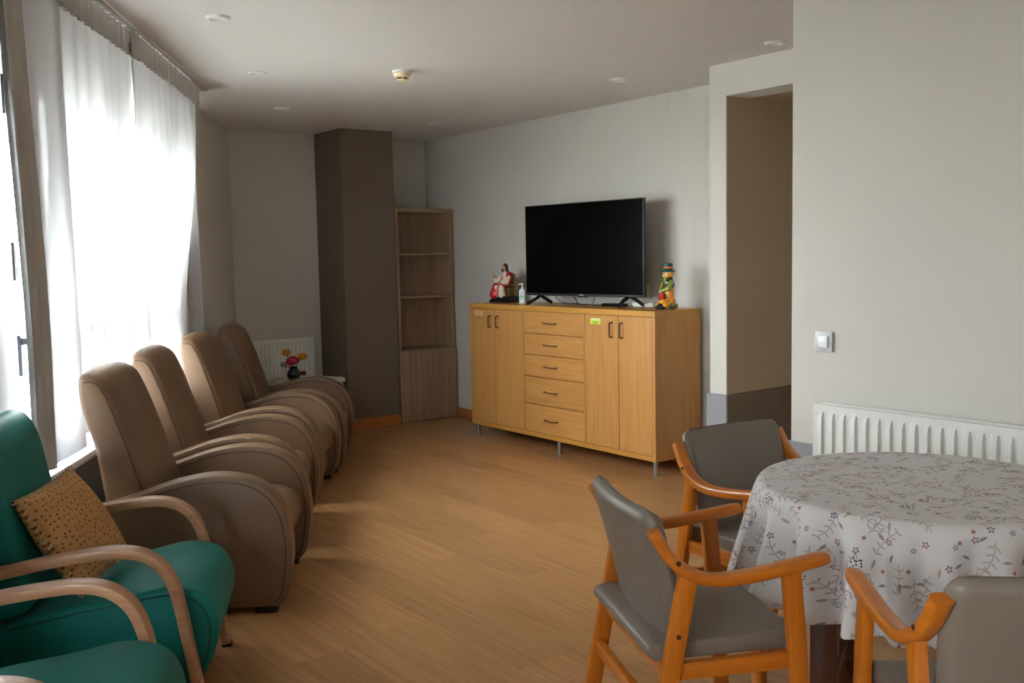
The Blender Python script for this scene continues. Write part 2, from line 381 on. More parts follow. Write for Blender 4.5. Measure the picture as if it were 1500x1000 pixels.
def window(name, s0, s1, splits, label, handles):
    t = thing(name, label, 'window', WO, WRZ, kind='structure')
    bm = bmesh.new(); F = 0.06; y0, y1 = -0.13, -0.06
    add_box(bm, -s1, -s1+F, y0, y1, ZS, ZT, 0.004, 1); add_box(bm, -s0-F, -s0, y0, y1, ZS, ZT, 0.004, 1)
    add_box(bm, -s1+F, -s0-F, y0, y1, ZS, ZS+F, 0.004, 1); add_box(bm, -s1+F, -s0-F, y0, y1, ZT-F, ZT, 0.004, 1)
    fin('window_frame', bm, PVC, t)
    edges = [s0+F]+splits+[s1-F]
    for i in range(len(edges)-1):
        a, b = edges[i]+0.004, edges[i+1]-0.004
        bm = bmesh.new(); W = 0.07; q0, q1 = -0.115, -0.035; zb, zt = ZS+F+0.004, ZT-F-0.004
        add_box(bm, -b, -b+W, q0, q1, zb, zt, 0.006, 1); add_box(bm, -a-W, -a, q0, q1, zb, zt, 0.006, 1)
        add_box(bm, -b+W, -a-W, q0, q1, zb, zb+W, 0.006, 1); add_box(bm, -b+W, -a-W, q0, q1, zt-W, zt, 0.006, 1)
        add_box(bm, -b+W, -a-W, q0+0.01, q1-0.01, 1.10, 1.16, 0.006, 1)
        sa = fin('sash', bm, PVC, t)
        box('pane', (-b+W, -a-W, -0.082, -0.074, zb+W, 1.10), GLASS, sa, smooth=0)
        box('pane', (-b+W, -a-W, -0.082, -0.074, 1.16, zt-W), GLASS, sa, smooth=0)
        if i in handles:
            hx = -b+W/2 if handles[i] else -a-W/2
            bm = bmesh.new(); add_box(bm, hx-0.016, hx+0.016, -0.035, -0.02, 1.0, 1.15, 0.004)
            add_box(bm, hx-0.011, hx+0.011, -0.02, 0.015, 1.115, 1.14, 0.004); add_box(bm, hx-0.011, hx+0.011, 0.003, 0.02, 0.985, 1.14, 0.006)
            fin('handle', bm, mat('handle_grey', rgb(62, 64, 72), 0.4), sa)
            for zh in (1.35, 1.95):
                box('hinge', (hx-0.018, hx+0.018, -0.035, -0.022, zh, zh+0.14), BLACK, sa, 0.004)
    bm = bmesh.new(); add_box(bm, -s1-0.0, -s0, -0.06, 0.0, ZS-0.03, ZS, 0.003, 1)
    fin('window_reveal', bm, PVC, t)
    return t
window('window_1', *OP1, [4.45, 5.28], 'white framed window with dark handle glowing behind the sheer curtains', {0: False})
window('window_fill', *OP2, [-0.7], 'unseen white framed window added to light the near side of the room', {1: False})  # out of view, placed and sized to brighten the table and right wall
bm = bmesh.new(); add_box(bm, -(sA-0.5), -(sN+0.3), 0.0, 0.07, ZS-0.03, ZS, 0.005)
tag(fin('window_sill', bm, PVC, loc=WO, rz=WRZ), 'long white window sill under the curtains', 'sill', kind='structure')
# daylight sampling portals in the two openings
for a, b in (OP1, OP2):
    ld = bpy.data.lights.new('window_portal', 'AREA'); ld.shape = 'RECTANGLE'; ld.size = b-a; ld.size_y = ZT-ZS; ld.cycles.is_portal = True
    lo = bpy.data.objects.new('window_portal', ld); COL.objects.link(lo)
    lo.location = wpt((a+b)/2, -0.2, (ZS+ZT)/2); lo.rotation_euler = (R(90), 0, WRZ+math.pi)
    lo.rotation_euler = Euler((R(90), 0, WRZ), 'XYZ'); 
    # the lamp looks along its local -Z: point it into the room
    lo.rotation_euler = WN.to_track_quat('-Z', 'Y').to_euler()
g = slab('ground', [(-60, -60), (60, -60), (60, 60), (-60, 60)], -0.9, -0.8, mat('ground_outside', rgb(176, 174, 166), 0.9, noise=0.15, nscale=0.5))
tag(g, 'pale ground outside the windows', 'ground', kind='structure')

# ------------------------------------------------------------------ curtains
def curtain(line, label, seed, m, amp=0.022, zb=0.685, back=lambda s: 0.0, dens=1.0, flare=lambda q: 0.0):
    """line: plan of the heading as (s, distance from wall); back(s): how far the hem hangs towards the panes"""
    rnd = random.Random(seed)
    t = thing('curtain', label, 'curtain', WO, WRZ, group='sheer curtain panels')
    P = [Vector((a, b)) for a, b in line]; Ls = [0.0]
    for a, b in zip(P, P[1:]): Ls.append(Ls[-1]+(b-a).length)
    def at(l):
        for k in range(len(P)-1):
            if l <= Ls[k+1] or k == len(P)-2:
                f = (l-Ls[k])/(Ls[k+1]-Ls[k]); d = (P[k+1]-P[k]).normalized(); return P[k].lerp(P[k+1], f), Vector((-d.y, d.x))
    TL = Ls[-1]; zt = CZ-0.019; zh = CZ-0.125; nx = int(TL*130); nz = 26
    ph = [rnd.uniform(0, 6.28) for _ in range(6)]; fr = [q*dens for q in (8.5+rnd.uniform(-1, 1), 17+rnd.uniform(-2, 2), 41+rnd.uniform(-4, 4))]
    wob = [rnd.uniform(-.5, .5) for _ in range(3)]
    def dy(s, f):
        a = amp*(0.45+0.75*f)*(0.55 if f > 0.75 else 1-0.45*max(0, (f-0.4)/0.35))
        return a*math.sin(fr[0]*s+ph[0]+wob[0]*f)+0.6*a*math.sin(fr[1]*s+ph[1]+wob[1]*f*2)+0.30*a*math.sin(fr[2]*s+ph[2]+wob[2]*f)
    bm = bmesh.new(); rows = []
    for k in range(nz+1):
        f = k/nz; z = zh+0.05+(zb-zh-0.05)*f; row_ = []; gg = min(1, max(0, (f-0.15)/0.62)); gg = gg*gg*(3-2*gg)
        for i in range(nx+1):
            l = TL*i/nx; p, nn = at(l); q = p+nn*(dy(l, f)*(0.35+0.65*min(1, f*5))); 
            row_.append(bm.verts.new((-(q.x+flare(l/TL)*gg+0.02*f*f*math.sin(5*l+ph[3])), q.y-0.012-back(p.x)*gg, z)))
        rows.append(row_)
    for k in range(nz):
        for i in range(nx): bm.faces.new((rows[k][i], rows[k][i+1], rows[k+1][i+1], rows[k+1][i]))
    fin('fabric', bm, m, t, smooth=180)
    # pencil-pleat heading: close upright tucks
    bm = bmesh.new(); rows = []; nh = int(TL*150)
    for z in (zt, zt-0.015, zh+0.015, zh-0.006):
        row_ = []
        for i in range(nh+1):
            p, nn = at(TL*i/nh); q = p+nn*(0.006*math.sin(i*2.1+ph[4])+0.006*math.sin(i*0.55)); row_.append(bm.verts.new((-q.x, q.y, z)))
        rows.append(row_)
    for k in range(3):
        for i in range(nh): bm.faces.new((rows[k][i], rows[k][i+1], rows[k+1][i+1], rows[k+1][i]))
    fin('heading_tape', bm, TAPE, t, smooth=60)
    return t
swing = lambda s: 0.16 if s < 6.05 else max(0.0, 0.16*(6.13-s)/0.08)
c1 = curtain([(3.14, 0.205), (3.70, 0.202)], 'narrow grey-looking sheer curtain panel at the left edge by the window handle', 3, SHEER2, amp=0.006, zb=0.668, dens=1.3, back=lambda s: 0.11, flare=lambda q: 0.36)
bm = bmesh.new(); rows = []
for k in range(27):
    f = k/26; gg = min(1, max(0, (f-0.15)/0.62)); gg = gg*gg*(3-2*gg); z = CZ-0.03+(0.672-CZ+0.03)*f
    rows.append([bm.verts.new((-(3.12+0.16*i/8+0.37*gg), 0.216+0.008*math.sin(i*1.5+0.15*k)-0.11*gg, z)) for i in range(9)])
for k in range(26):
    for i in range(8): bm.faces.new((rows[k][i], rows[k][i+1], rows[k+1][i+1], rows[k+1][i]))
fin('side_hem', bm, TAPE, c1, smooth=180)
curtain([(3.66, 0.185), (4.67, 0.190)], 'bright sheer curtain panel between the narrow panel and the overlap seam', 5, SHEER, back=swing, flare=lambda q: 0.33)
curtain([(4.57, 0.205), (6.05, 0.184), (6.10, 0.155), (6.14, 0.04)], 'bright sheer curtain panel at the far end of the window beside bare wall', 9, SHEER, back=swing, flare=lambda q: 0.33)
curtain([(-2.15, 0.20), (-0.68, 0.20)], 'sheer curtain panel over the added near window, out past the left edge', 12, SHEER)
curtain([(-0.72, 0.215), (0.75, 0.20)], 'second sheer curtain panel over the added near window', 14, SHEER)
bm = bmesh.new(); add_box(bm, -6.2, 2.2, 0.18, 0.21, CZ-0.018, CZ, 0.002, 1)
tag(fin('curtain_track', bm, PVC, loc=WO, rz=WRZ), 'slim white curtain track fixed to the ceiling', 'curtain track')

# ------------------------------------------------------------------ ceiling fittings
def downlight(x, y, label):
    t = thing('downlight', label, 'ceiling light', (x, y, CZ), group='recessed ceiling downlights')
    lathe('trim_ring', [(0.034, -0.002), (0.036, -0.011), (0.047, -0.012), (0.053, -0.006), (0.054, 0.0)], WHITE, t, 28)
    lathe('lamp_lens', [(0.0, -0.004), (0.035, -0.004), (0.035, 0.0)], mat('lamp_lens', rgb(246, 246, 242), 0.25), t, 20)
for x, y, l in ((-4.2, 1.602, 'large looking downlight nearest the curtains, topmost of the left row'), (-5.292, 2.228, 'middle downlight of the row beside the curtains'),
                (-6.411, 2.872, 'downlight nearest the far corner in the curtain row'), (-6.535, 4.203, 'downlight near the far corner above the bookcase'),
                (-4.394, 4.147, 'downlight above the right end of the sideboard'), (-3.217, 4.128, 'downlight in front of the passage lintel')):
    downlight(x, y, l)
t = thing('smoke_detector', 'cream smoke detector on the middle of the ceiling', 'smoke detector', (-4.84, 2.902, CZ))
CREAM = mat('aged_cream_plastic', rgb(226, 210, 168), 0.5)
lathe('mounting_plate', [(0.0, 0), (0.056, 0), (0.056, -0.012), (0.05, -0.015), (0, -0.015)], WHITE, t, 28)
lathe('body', [(0.0, -0.014), (0.050, -0.015), (0.047, -0.034), (0.038, -0.040), (0.0, -0.040)], CREAM, t, 28)
lathe('vent_band', [(0.0, -0.039), (0.036, -0.040), (0.036, -0.047), (0.0, -0.047)], BLACK, t, 28)
lathe('cap', [(0.0, -0.046), (0.034, -0.047), (0.030, -0.055), (0.0, -0.058)], CREAM, t, 28)
for k in range(6):
    a = k*math.pi/3; box('vent_rib', (-0.004, 0.004, 0.033, 0.038, -0.048, -0.039), CREAM, t).rotation_euler = (0, 0, a)

# ------------------------------------------------------------------ radiators
def radiator(name, L_, H_, label, loc, rz, D=0.1, pitch=0.0508, group=None):
    """local x along the wall from 0, y towards the room (negative), z up from the underside"""
    t = thing(name, label, 'radiator', loc, rz, group)
    def panel(y0, nm):
        bm = bmesh.new(); n = int(L_/pitch); pts = [(0.0, 0.0), (0.012, 0.0)]
        m0 = (L_-n*pitch)/2
        for i in range(n):
            a = m0+i*pitch
            pts += [(a+0.010, 0), (a+0.016, 0.009), (a+pitch-0.016, 0.009), (a+pitch-0.010, 0)]
        pts += [(L_-0.012, 0), (L_, 0.0)]
        zs = [(0.0, 0.0), (0.03, 0.0), (0.055, 1.0), (H_-0.055, 1.0), (H_-0.03, 0.0), (H_, 0.0)]
        rows = [[bm.verts.new((px, y0-py*k-0.002, z)) for px, py in pts] for z, k in zs]
        bk = [[bm.verts.new((px, y0+0.012, z)) for px in (0, L_)] for z in (0, H_)]
        for r in range(len(rows)-1):
            for i in range(len(pts)-1): bm.faces.new((rows[r][i], rows[r][i+1], rows[r+1][i+1], rows[r+1][i]))
        bm.faces.new([v for v in rows[0]]+[bk[0][1], bk[0][0]]); bm.faces.new([v for v in rows[-1]]+[bk[1][1], bk[1][0]])
        bm.faces.new([r[0] for r in rows]+[bk[1][0], bk[0][0]]); bm.faces.new([r[-1] for r in rows]+[bk[1][1], bk[0][1]])
        bm.faces.new((bk[0][0], bk[0][1], bk[1][1], bk[1][0]))
        return fin(nm, bm, WHITE, t, smooth=25)
    panel(-D, 'front_panel'); panel(-0.035, 'back_panel')
    bm = bmesh.new(); k = 0.02
    while k < L_-0.02: add_box(bm, k, k+0.004, -D+0.014, -0.04, 0.05, H_-0.012); k += 0.022
    fin('convector_fins', bm, WHITE, t, smooth=0)
    for x in (0.15, L_-0.15): box('bracket', (x-0.015, x+0.015, -0.025, 0.0, 0.06, H_-0.06), WHITE, t, 0.002, 1)
    bm = bmesh.new(); add_lathe(bm, [(0.0, 0), (0.018, 0), (0.018, 0.05), (0.012, 0.06), (0, 0.06)], 14, (L_+0.03, -D/2, 0.0)); add_tube(bm, [(L_+0.03, -D/2, 0.0), (L_+0.03, -D/2, -0.11)], 0.008)
    fin('valve', bm, WHITE, t)
    return t
radiator('radiator', 1.75, 0.60, 'long white ribbed radiator on the right wall behind the dining table', (-2.415, YR-0.016, 0.18), 0)
radiator('radiator', 0.60, 0.66, 'short white radiator on the far wall behind the flower vase', (XE+0.016, 2.985, 0.105), R(90), D=0.06, pitch=0.034)

# ------------------------------------------------------------------ light switch, wall plates
t = thing('light_switch', 'square white light switch on the right wall above the radiator', 'light switch', (-2.444, YR, 1.025))
box('switch_plate', (-0.042, 0.042, -0.011, 0.0, -0.042, 0.042), mat('switch_frame', rgb(196, 198, 200), 0.35), t, 0.004)
box('rocker', (-0.023, 0.023, -0.017, -0.010, -0.024, 0.024), mat('switch_rocker', rgb(238, 240, 242), 0.3), t, 0.003)
t = thing('wall_cable_cover', 'thin cable cover strip high on the television wall', 'cable cover', (-4.58, YT, 2.34))
box('cover_strip', (-0.006, 0.006, -0.007, 0, 0, 0.112), WALL, t, 0.002, 1)
box('end_cap', (-0.008, 0.008, -0.009, 0, -0.012, 0.001), WALL, t, 0.002, 1)
t = thing('wall_socket', 'cream wall socket partly hidden behind the television', 'socket', (-4.80, YT, 1.10))
box('socket_plate', (-0.045, 0.045, -0.010, 0, 0.0, 0.10), CREAM, t, 0.004)
lathe('socket_well', [(0, 0.0), (0.019, 0.0), (0.022, 0.003), (0, 0.003)], WHITE, t, 18).matrix_local = Matrix.Translation((0, -0.010, 0.05)) @ Matrix.Rotation(R(90), 4, 'X')

# ------------------------------------------------------------------ sideboard
SX0, SX1, SY0, SY1, SZ0, SZ1 = -6.31, -4.284, 4.336, 4.752, 0.095, 1.048
t = thing('sideboard', 'long oak sideboard with four doors and five drawers under the television', 'sideboard', (SX0, SY0, 0))
SW, SD = SX1-SX0, SY1-SY0
def sx(X): return X-SX0
PT = 0.026
bm = bmesh.new(); add_box(bm, 0, SW, 0, SD, SZ1-PT-0.012, SZ1, 0.0015, 1); fin('top_panel', bm, OAKTOP, t)
box('side_panel', (0, PT-0.006, 0, SD, SZ0, SZ1-PT-0.012), OAK, t, 0.001, 1); box('side_panel', (SW-PT+0.002, SW, 0, SD, SZ0, SZ1-PT-0.012), OAK, t, 0.001, 1)
box('bottom_panel', (PT-0.006, SW-PT+0.002, 0, SD, SZ0, SZ0+0.033), OAKTOP, t, 0.001, 1)
box('back_panel', (PT, SW-PT, SD-0.012, SD-0.002, SZ0+0.033, SZ1-PT-0.012), OAK, t)
ZB, ZTP = SZ0+0.033, SZ1-PT-0.012
for X in (-5.628, -4.953): box('divider', (sx(X)-0.008, sx(X)+0.008, 0.0, SD-0.012, ZB, ZTP), OAK, t, 0.001, 1)
G = 0.0022
def pull(parent, cx, cz, vert, L_=0.085):
    bm = bmesh.new(); h = L_/2
    if vert: path = [(cx, 0, cz-h), (cx, -0.024, cz-h+0.004), (cx, -0.026, cz), (cx, -0.024, cz+h-0.004), (cx, 0, cz+h)]
    else: path = [(cx-h, 0, cz), (cx-h+0.006, -0.02, cz), (cx, -0.026, cz), (cx+h-0.006, -0.02, cz), (cx+h, 0, cz)]
    if vert: sec = rrect(0.014, 0.007, 0.002, 1)
    else: sec = rrect(0.012, 0.008, 0.002, 1)
    p = cat_rom(path, 4) if not vert else [Vector(q) for q in path]
    add_sweep(bm, p, sec, Vector((1, 0, 0)) if vert else Vector((0, 0, 1)))
    fin('handle', bm, BRONZE, parent)
for x0, x1, hx in ((SX0+PT-0.006, -5.978, -6.030), (-5.978, -5.636, -5.934), (-4.945, -4.616, -4.674), (-4.616, SX1-PT+0.002, -4.578)):
    d = box('door', (sx(x0)+G, sx(x1)-G, 0.001, 0.019, ZB+G, ZTP-G), OAK, t, 0.001, 1)
    pull(d, sx(hx), 0.915, True, 0.088 if hx < -5 else 0.098)
zz = [ZTP, 0.849, 0.696, 0.537, 0.336, ZB]
for a, b in zip(zz, zz[1:]):
    d = box('drawer', (sx(-5.620)+G, sx(-4.961)-G, 0.001, 0.019, b+G, a-G), OAKX, t, 0.001, 1)
    pull(d, sx(-5.312), (a+b)/2, False, 0.13)
for X in (SX0+0.035, -5.27, SX1-0.035):
    for Y in (0.035, SD-0.04):
        lg = lathe('leg', [(0.0, 0), (0.020, 0), (0.020, 0.006), (0.016, 0.008), (0.016, SZ0)], STEEL, t, 16, (sx(X), Y, 0))
def sticker(name, x0, x1, z0, z1, base, label, words):
    t = thing(name, label, 'sticker', (x0, SY0, z0))
    box('paper', (0, x1-x0, -0.0008, 0.001, 0, z1-z0), base, t, smooth=0)
    W, H = x1-x0, z1-z0
    for (a, b, c, d), m in words: box('print_line', (a*W, b*W, -0.0012, -0.0006, c*H, d*H), m, t, smooth=0)
INK = mat('faded_print', rgb(150, 120, 90), 0.7)
sticker('door_sticker', -6.244, -6.127, 0.955, 0.990, mat('orange_sticker', rgb(244, 168, 110), 0.5), 'small orange label stuck on the leftmost sideboard door',
        [((0.06, 0.94, 0.15, 0.85), mat('sticker_cream', rgb(236, 196, 160), 0.5)), ((0.14, 0.86, 0.42, 0.62), mat('sticker_orange_print', rgb(222, 140, 80), 0.5))])
sticker('door_sticker', -4.884, -4.783, 0.946, 0.985, mat('lime_sticker', rgb(214, 226, 70), 0.5), 'lime yellow label stuck on a right hand sideboard door',
        [((0.08, 0.92, 0.62, 0.95), mat('sticker_white', rgb(224, 228, 190), 0.5)), ((0.2, 0.8, 0.25, 0.45), mat('sticker_green_print', rgb(150, 180, 60), 0.5)), ((0.3, 0.7, 0.08, 0.18), mat('sticker_green_print', rgb(150, 180, 60), 0.5))])

# ------------------------------------------------------------------ television
TX, TY, TRZ = -5.156, 4.503, math.atan2(0.105, 1.124)
t = thing('television', 'large black flat television standing on the sideboard', 'television', (TX, TY, SZ1), TRZ)
TW, TB, TT = 1.129, 0.071, 0.724
bm = bmesh.new(); add_box(bm, -TW/2, TW/2, -0.006, 0.022, TB, TT, 0.004); add_box(bm, -TW*0.36, TW*0.36, 0.02, 0.06, TB+0.02, TB+0.36, 0.012)
fin('housing', bm, BLACK, t)
box('screen', (-TW/2+0.007, TW/2-0.007, -0.0075, -0.005, TB+0.016, TT-0.007), SCREEN, t, smooth=0)
box('bottom_bezel', (-TW/2, TW/2, -0.009, 0.0, TB-0.002, TB+0.016), mat('bezel_grey', rgb(44, 42, 46), 0.35), t, 0.002, 1)
box('logo_badge', (-0.022, 0.022, -0.0102, -0.008, TB+0.003, TB+0.011), mat('logo_silver', rgb(190, 190, 192), 0.3), t, 0.001, 1)
box('sensor_lip', (-0.04, 0.05, -0.008, 0.006, TB-0.009, TB-0.001), BLACK, t, 0.002, 1)
for s in (-1, 1):
    bm = bmesh.new(); x = s*0.43
    for d in (-1, 1):
        path = [(x, 0.008, TB+0.004), (x+d*0.03*s*0.4, 0.008+d*0.04, 0.055), (x+0.02*s*0.5, 0.008+d*0.125, 0.0125)]
        add_sweep(bm, cat_rom(path, 5), rrect(0.022, 0.016, 0.004, 2), Vector((1, 0, 0)))
    fin('stand_foot', bm, BLACK, t)

# ------------------------------------------------------------------ things on the sideboard
ZS1 = SZ1
t = thing('pump_bottle', 'white pump dispenser bottle left of the television', 'bottle', (-5.855, 4.515, ZS1), R(30))
PB = mat('bottle_white', rgb(226, 228, 228), 0.35)
bm = bmesh.new(); add_sweep(bm, [(0, 0, 0), (0, 0, 0.004), (0, 0, 0.098), (0, 0, 0.106), (0, 0, 0.11)], rrect(0.052, 0.036, 0.012, 3), Vector((0, 1, 0)), [0.93, 1, 1, 0.9, 0.45])
fin('bottle_body', bm, PB, t)
lathe('collar', [(0, 0.108), (0.014, 0.108), (0.013, 0.124), (0.005, 0.126), (0.004, 0.142), (0, 0.142)], WHITE, t, 16)
bm = bmesh.new(); add_box(bm, -0.008, 0.008, -0.008, 0.008, 0.140, 0.152, 0.003); add_sweep(bm, cat_rom([(0, 0, 0.148), (-0.02, 0, 0.150), (-0.034, 0, 0.143)], 4), circ(0.0045, 8)); fin('pump_head', bm, WHITE, t)
lb = box('label', (-0.021, 0.021, -0.0192, -0.0178, 0.018, 0.095), mat('label_white', rgb(232, 236, 236), 0.5), t, smooth=0)
for (a, b, c, d), m in (((-0.016, 0.016, 0.042, 0.064), mat('label_green', rgb(120, 196, 160), 0.5)), ((-0.010, 0.010, 0.078, 0.088), mat('label_blue', rgb(150, 186, 206), 0.5)),
                        ((-0.014, 0.002, 0.068, 0.071), mat('label_ink', rgb(90, 110, 140), 0.5)), ((-0.002, 0.014, 0.030, 0.036), mat('label_ink', rgb(90, 110, 140), 0.5)), ((-0.016, -0.006, 0.030, 0.036), mat('label_ink', rgb(90, 110, 140), 0.5))):
    box('print_mark', (a, b, -0.0198, -0.0188, c, d), m, lb, smooth=0)

# seated robed statuette (faces local -y)
t = thing('statuette', 'painted statuette of a seated robed figure in a red cloak on black plinth', 'statuette', (-6.15, 4.57, ZS1), R(4)); t.scale = (1.13, 1.08, 1.02)
RED = mat('statue_red', rgb(196, 22, 40), 0.35); IVORY = mat('statue_ivory', rgb(226, 214, 188), 0.4); SKIN = mat('statue_skin', rgb(196, 142, 108), 0.45)
HAIR = mat('statue_hair', rgb(42, 30, 24), 0.5); GOLD = mat('statue_gold', rgb(122, 92, 48), 0.4, metal=0.3); PLI = mat('plinth_black', rgb(20, 22, 26), 0.25)
PINK = mat('statue_pink', rgb(214, 110, 112), 0.4)
bm = bmesh.new(); add_box(bm, -0.092, 0.092, -0.075, 0.07, 0, 0.022, 0.006); add_box(bm, -0.082, 0.082, -0.066, 0.062, 0.02, 0.048, 0.006); fin('plinth', bm, PLI, t)
bm = bmesh.new(); add_box(bm, -0.05, 0.062, -0.02, 0.052, 0.046, 0.115, 0.006); add_prism(bm, [(-0.052, 0.046), (0.066, 0.046), (0.070, 0.17), (0.056, 0.215), (0.01, 0.232), (-0.036, 0.215), (-0.054, 0.17)], 0.034, 0.052, 0.004)
add_box(bm, 0.046, 0.068, -0.04, 0.04, 0.125, 0.14, 0.004); add_box(bm, -0.062, -0.044, -0.04, 0.04, 0.125, 0.14, 0.004); fin('throne', bm, GOLD, t)
blob('robe', [((0.0, 0.008, 0.17), (0.042, 0.032, 0.058)), ((-0.012, -0.03, 0.118), (0.048, 0.045, 0.026)), ((-0.026, -0.058, 0.118), (-0.03, -0.056, 0.058), 0.024, 0.027),
              ((0.022, -0.055, 0.114), (0.024, -0.054, 0.058), 0.023, 0.026), ((0.0, -0.048, 0.06), (0.055, 0.03, 0.018)), ((0.0, 0.004, 0.225), (0.02, 0.016, 0.02))], IVORY, t, 0.005)
blob('cloak', [((0.030, 0.012, 0.195), (0.022, 0.026, 0.045)), ((0.048, 0.006, 0.165), (0.014, 0.024, 0.032)), ((-0.034, -0.054, 0.126), (-0.046, -0.062, 0.062), 0.027, 0.038), ((-0.03, -0.03, 0.125), (0.034, 0.04, 0.022)),
               ((-0.02, -0.072, 0.09), (-0.03, -0.074, 0.056), 0.014, 0.02), ((0.036, -0.03, 0.13), (0.012, 0.03, 0.018))], RED, t, 0.005)
blob('sash', [((0.006, -0.070, 0.12), (-0.004, -0.078, 0.066), 0.012, 0.016), ((0.012, -0.05, 0.136), (0.018, 0.022, 0.012)), ((-0.006, -0.024, 0.186), (0.012, 0.012, 0.016))], PINK, t, 0.004)
blob('sleeve', [((-0.036, 0.0, 0.198), (-0.062, -0.022, 0.158), 0.018, 0.017), ((-0.062, -0.022, 0.158), (-0.066, -0.036, 0.178), 0.016, 0.014)], IVORY, t, 0.004)
blob('sleeve', [((0.044, -0.004, 0.19), (0.052, -0.03, 0.15), 0.017, 0.015), ((0.052, -0.03, 0.15), (0.03, -0.05, 0.152), 0.015, 0.013)], IVORY, t, 0.004)
blob('hand', [((-0.066, -0.04, 0.188), (-0.067, -0.044, 0.204), 0.008, 0.007), ((-0.069, -0.045, 0.205), (-0.071, -0.046, 0.224), 0.0038, 0.003), ((-0.063, -0.045, 0.205), (-0.063, -0.046, 0.222), 0.0038, 0.003), ((-0.060, -0.042, 0.196), (-0.055, -0.046, 0.206), 0.0036, 0.003)], SKIN, t, 0.0025)
blob('hand', [((0.03, -0.054, 0.152), (0.016, -0.062, 0.15), 0.008, 0.006)], SKIN, t, 0.003)
blob('head', [((-0.004, -0.004, 0.268), (0.018, 0.020, 0.025)), ((-0.005, -0.023, 0.266), (0.004, 0.005, 0.007)), ((0.0, 0.0, 0.236), (0.011, 0.011, 0.014))], SKIN, t, 0.0025)
blob('hair', [((-0.003, 0.006, 0.276), (0.023, 0.022, 0.024)), ((-0.024, 0.0, 0.26), (-0.020, 0.0, 0.235), 0.009, 0.007), ((0.018, 0.004, 0.262), (0.024, 0.006, 0.228), 0.010, 0.009), ((-0.004, -0.018, 0.250), (0.010, 0.008, 0.009)), ((0.0, 0.014, 0.245), (0.022, 0.014, 0.026))], HAIR, t, 0.003)

# seated figure with a brimmed hat (faces local -y)
t = thing('figurine', 'glazed figurine of a seated child in green hat and orange dungarees', 'figurine', (-4.375, 4.55, ZS1), R(-4))
GRN = mat('glaze_green', rgb(20, 84, 78), 0.2, coat=0.5); ORG = mat('glaze_orange', rgb(224, 146, 40), 0.2, coat=0.5, noise=0.25, nscale=30); SK2 = mat('glaze_skin', rgb(240, 186, 116), 0.2, coat=0.5)
JKT = mat('glaze_jacket', rgb(52, 50, 38), 0.25, coat=0.5, noise=0.3, nscale=40); SLV = mat('glaze_sleeve', rgb(132, 148, 56), 0.25, coat=0.5, noise=0.25, nscale=50); RD2 = mat('glaze_red', rgb(196, 34, 22), 0.2, coat=0.5)
NAVY = mat('glaze_navy', rgb(24, 34, 52), 0.2, coat=0.5); STN = mat('glaze_stone', rgb(122, 110, 66), 0.25, coat=0.5, noise=0.35, nscale=60); BLND = mat('glaze_hair', rgb(226, 150, 40), 0.25, coat=0.5)
blob('trousers', [((0.0, 0.005, 0.095), (0.042, 0.036, 0.055)), ((0.004, 0.0, 0.05), (0.054, 0.044, 0.034)), ((-0.02, -0.02, 0.05), (-0.04, -0.04, 0.03), 0.024, 0.02), ((0.02, -0.02, 0.05), (0.03, -0.046, 0.034), 0.026, 0.022), ((0.01, 0.0, 0.13), (0.03, 0.028, 0.03))], ORG, t, 0.004)
blob('stone_seat', [((0.036, 0.008, 0.022), (0.034, 0.036, 0.024)), ((0.03, -0.028, 0.022), (0.028, 0.022, 0.022))], STN, t, 0.004)
blob('shoe', [((-0.036, -0.052, 0.014), (0.02, 0.026, 0.0145)), ((-0.03, -0.046, 0.03), (0.014, 0.014, 0.014))], NAVY, t, 0.003)
blob('shoe', [((0.006, -0.056, 0.014), (0.02, 0.026, 0.0145)), ((0.010, -0.05, 0.03), (0.014, 0.014, 0.014))], NAVY, t, 0.003)
blob('foot_base', [((-0.055, -0.03, 0.02), (0.018, 0.024, 0.022))], mat('glaze_tan', rgb(222, 160, 90), 0.25, coat=0.4), t, 0.003)
blob('jacket', [((0.0, 0.004, 0.168), (0.036, 0.030, 0.040)), ((0.0, 0.008, 0.192), (0.030, 0.026, 0.020)), ((0.026, 0.004, 0.16), (0.018, 0.024, 0.034)), ((-0.026, 0.0, 0.165), (0.016, 0.022, 0.030))], JKT, t, 0.004)
blob('shirt', [((-0.004, -0.022, 0.185), (0.012, 0.010, 0.026))], mat('glaze_lime', rgb(120, 170, 50), 0.25, coat=0.5), t, 0.003)
blob('arm', [((0.036, -0.004, 0.175), (0.034, -0.028, 0.132), 0.016, 0.014), ((0.034, -0.028, 0.132), (-0.004, -0.044, 0.122), 0.014, 0.012)], SLV, t, 0.003)
blob('arm', [((-0.034, -0.006, 0.17), (-0.040, -0.026, 0.132), 0.015, 0.013), ((-0.040, -0.026, 0.132), (-0.022, -0.044, 0.120), 0.012, 0.011)], SLV, t, 0.003)
blob('hand', [((-0.016, -0.048, 0.114), (0.012, 0.010, 0.012)), ((-0.024, -0.052, 0.108), (-0.024, -0.053, 0.098), 0.004, 0.003)], SK2, t, 0.003)
bm = bmesh.new(); add_prism(bm, [(-0.028, 0.064), (0.018, 0.066), (0.012, 0.104), (-0.020, 0.104)], -0.060, -0.042, 0.004); fin('satchel', bm, RD2, t)
blob('head', [((-0.002, -0.004, 0.228), (0.032, 0.030, 0.032)), ((-0.006, -0.034, 0.224), (0.005, 0.006, 0.005)), ((0.002, 0.0, 0.2), (0.014, 0.014, 0.014)), ((-0.016, -0.024, 0.214), (0.01, 0.01, 0.009)), ((0.012, -0.022, 0.214), (0.01, 0.01, 0.009))], SK2, t, 0.003)
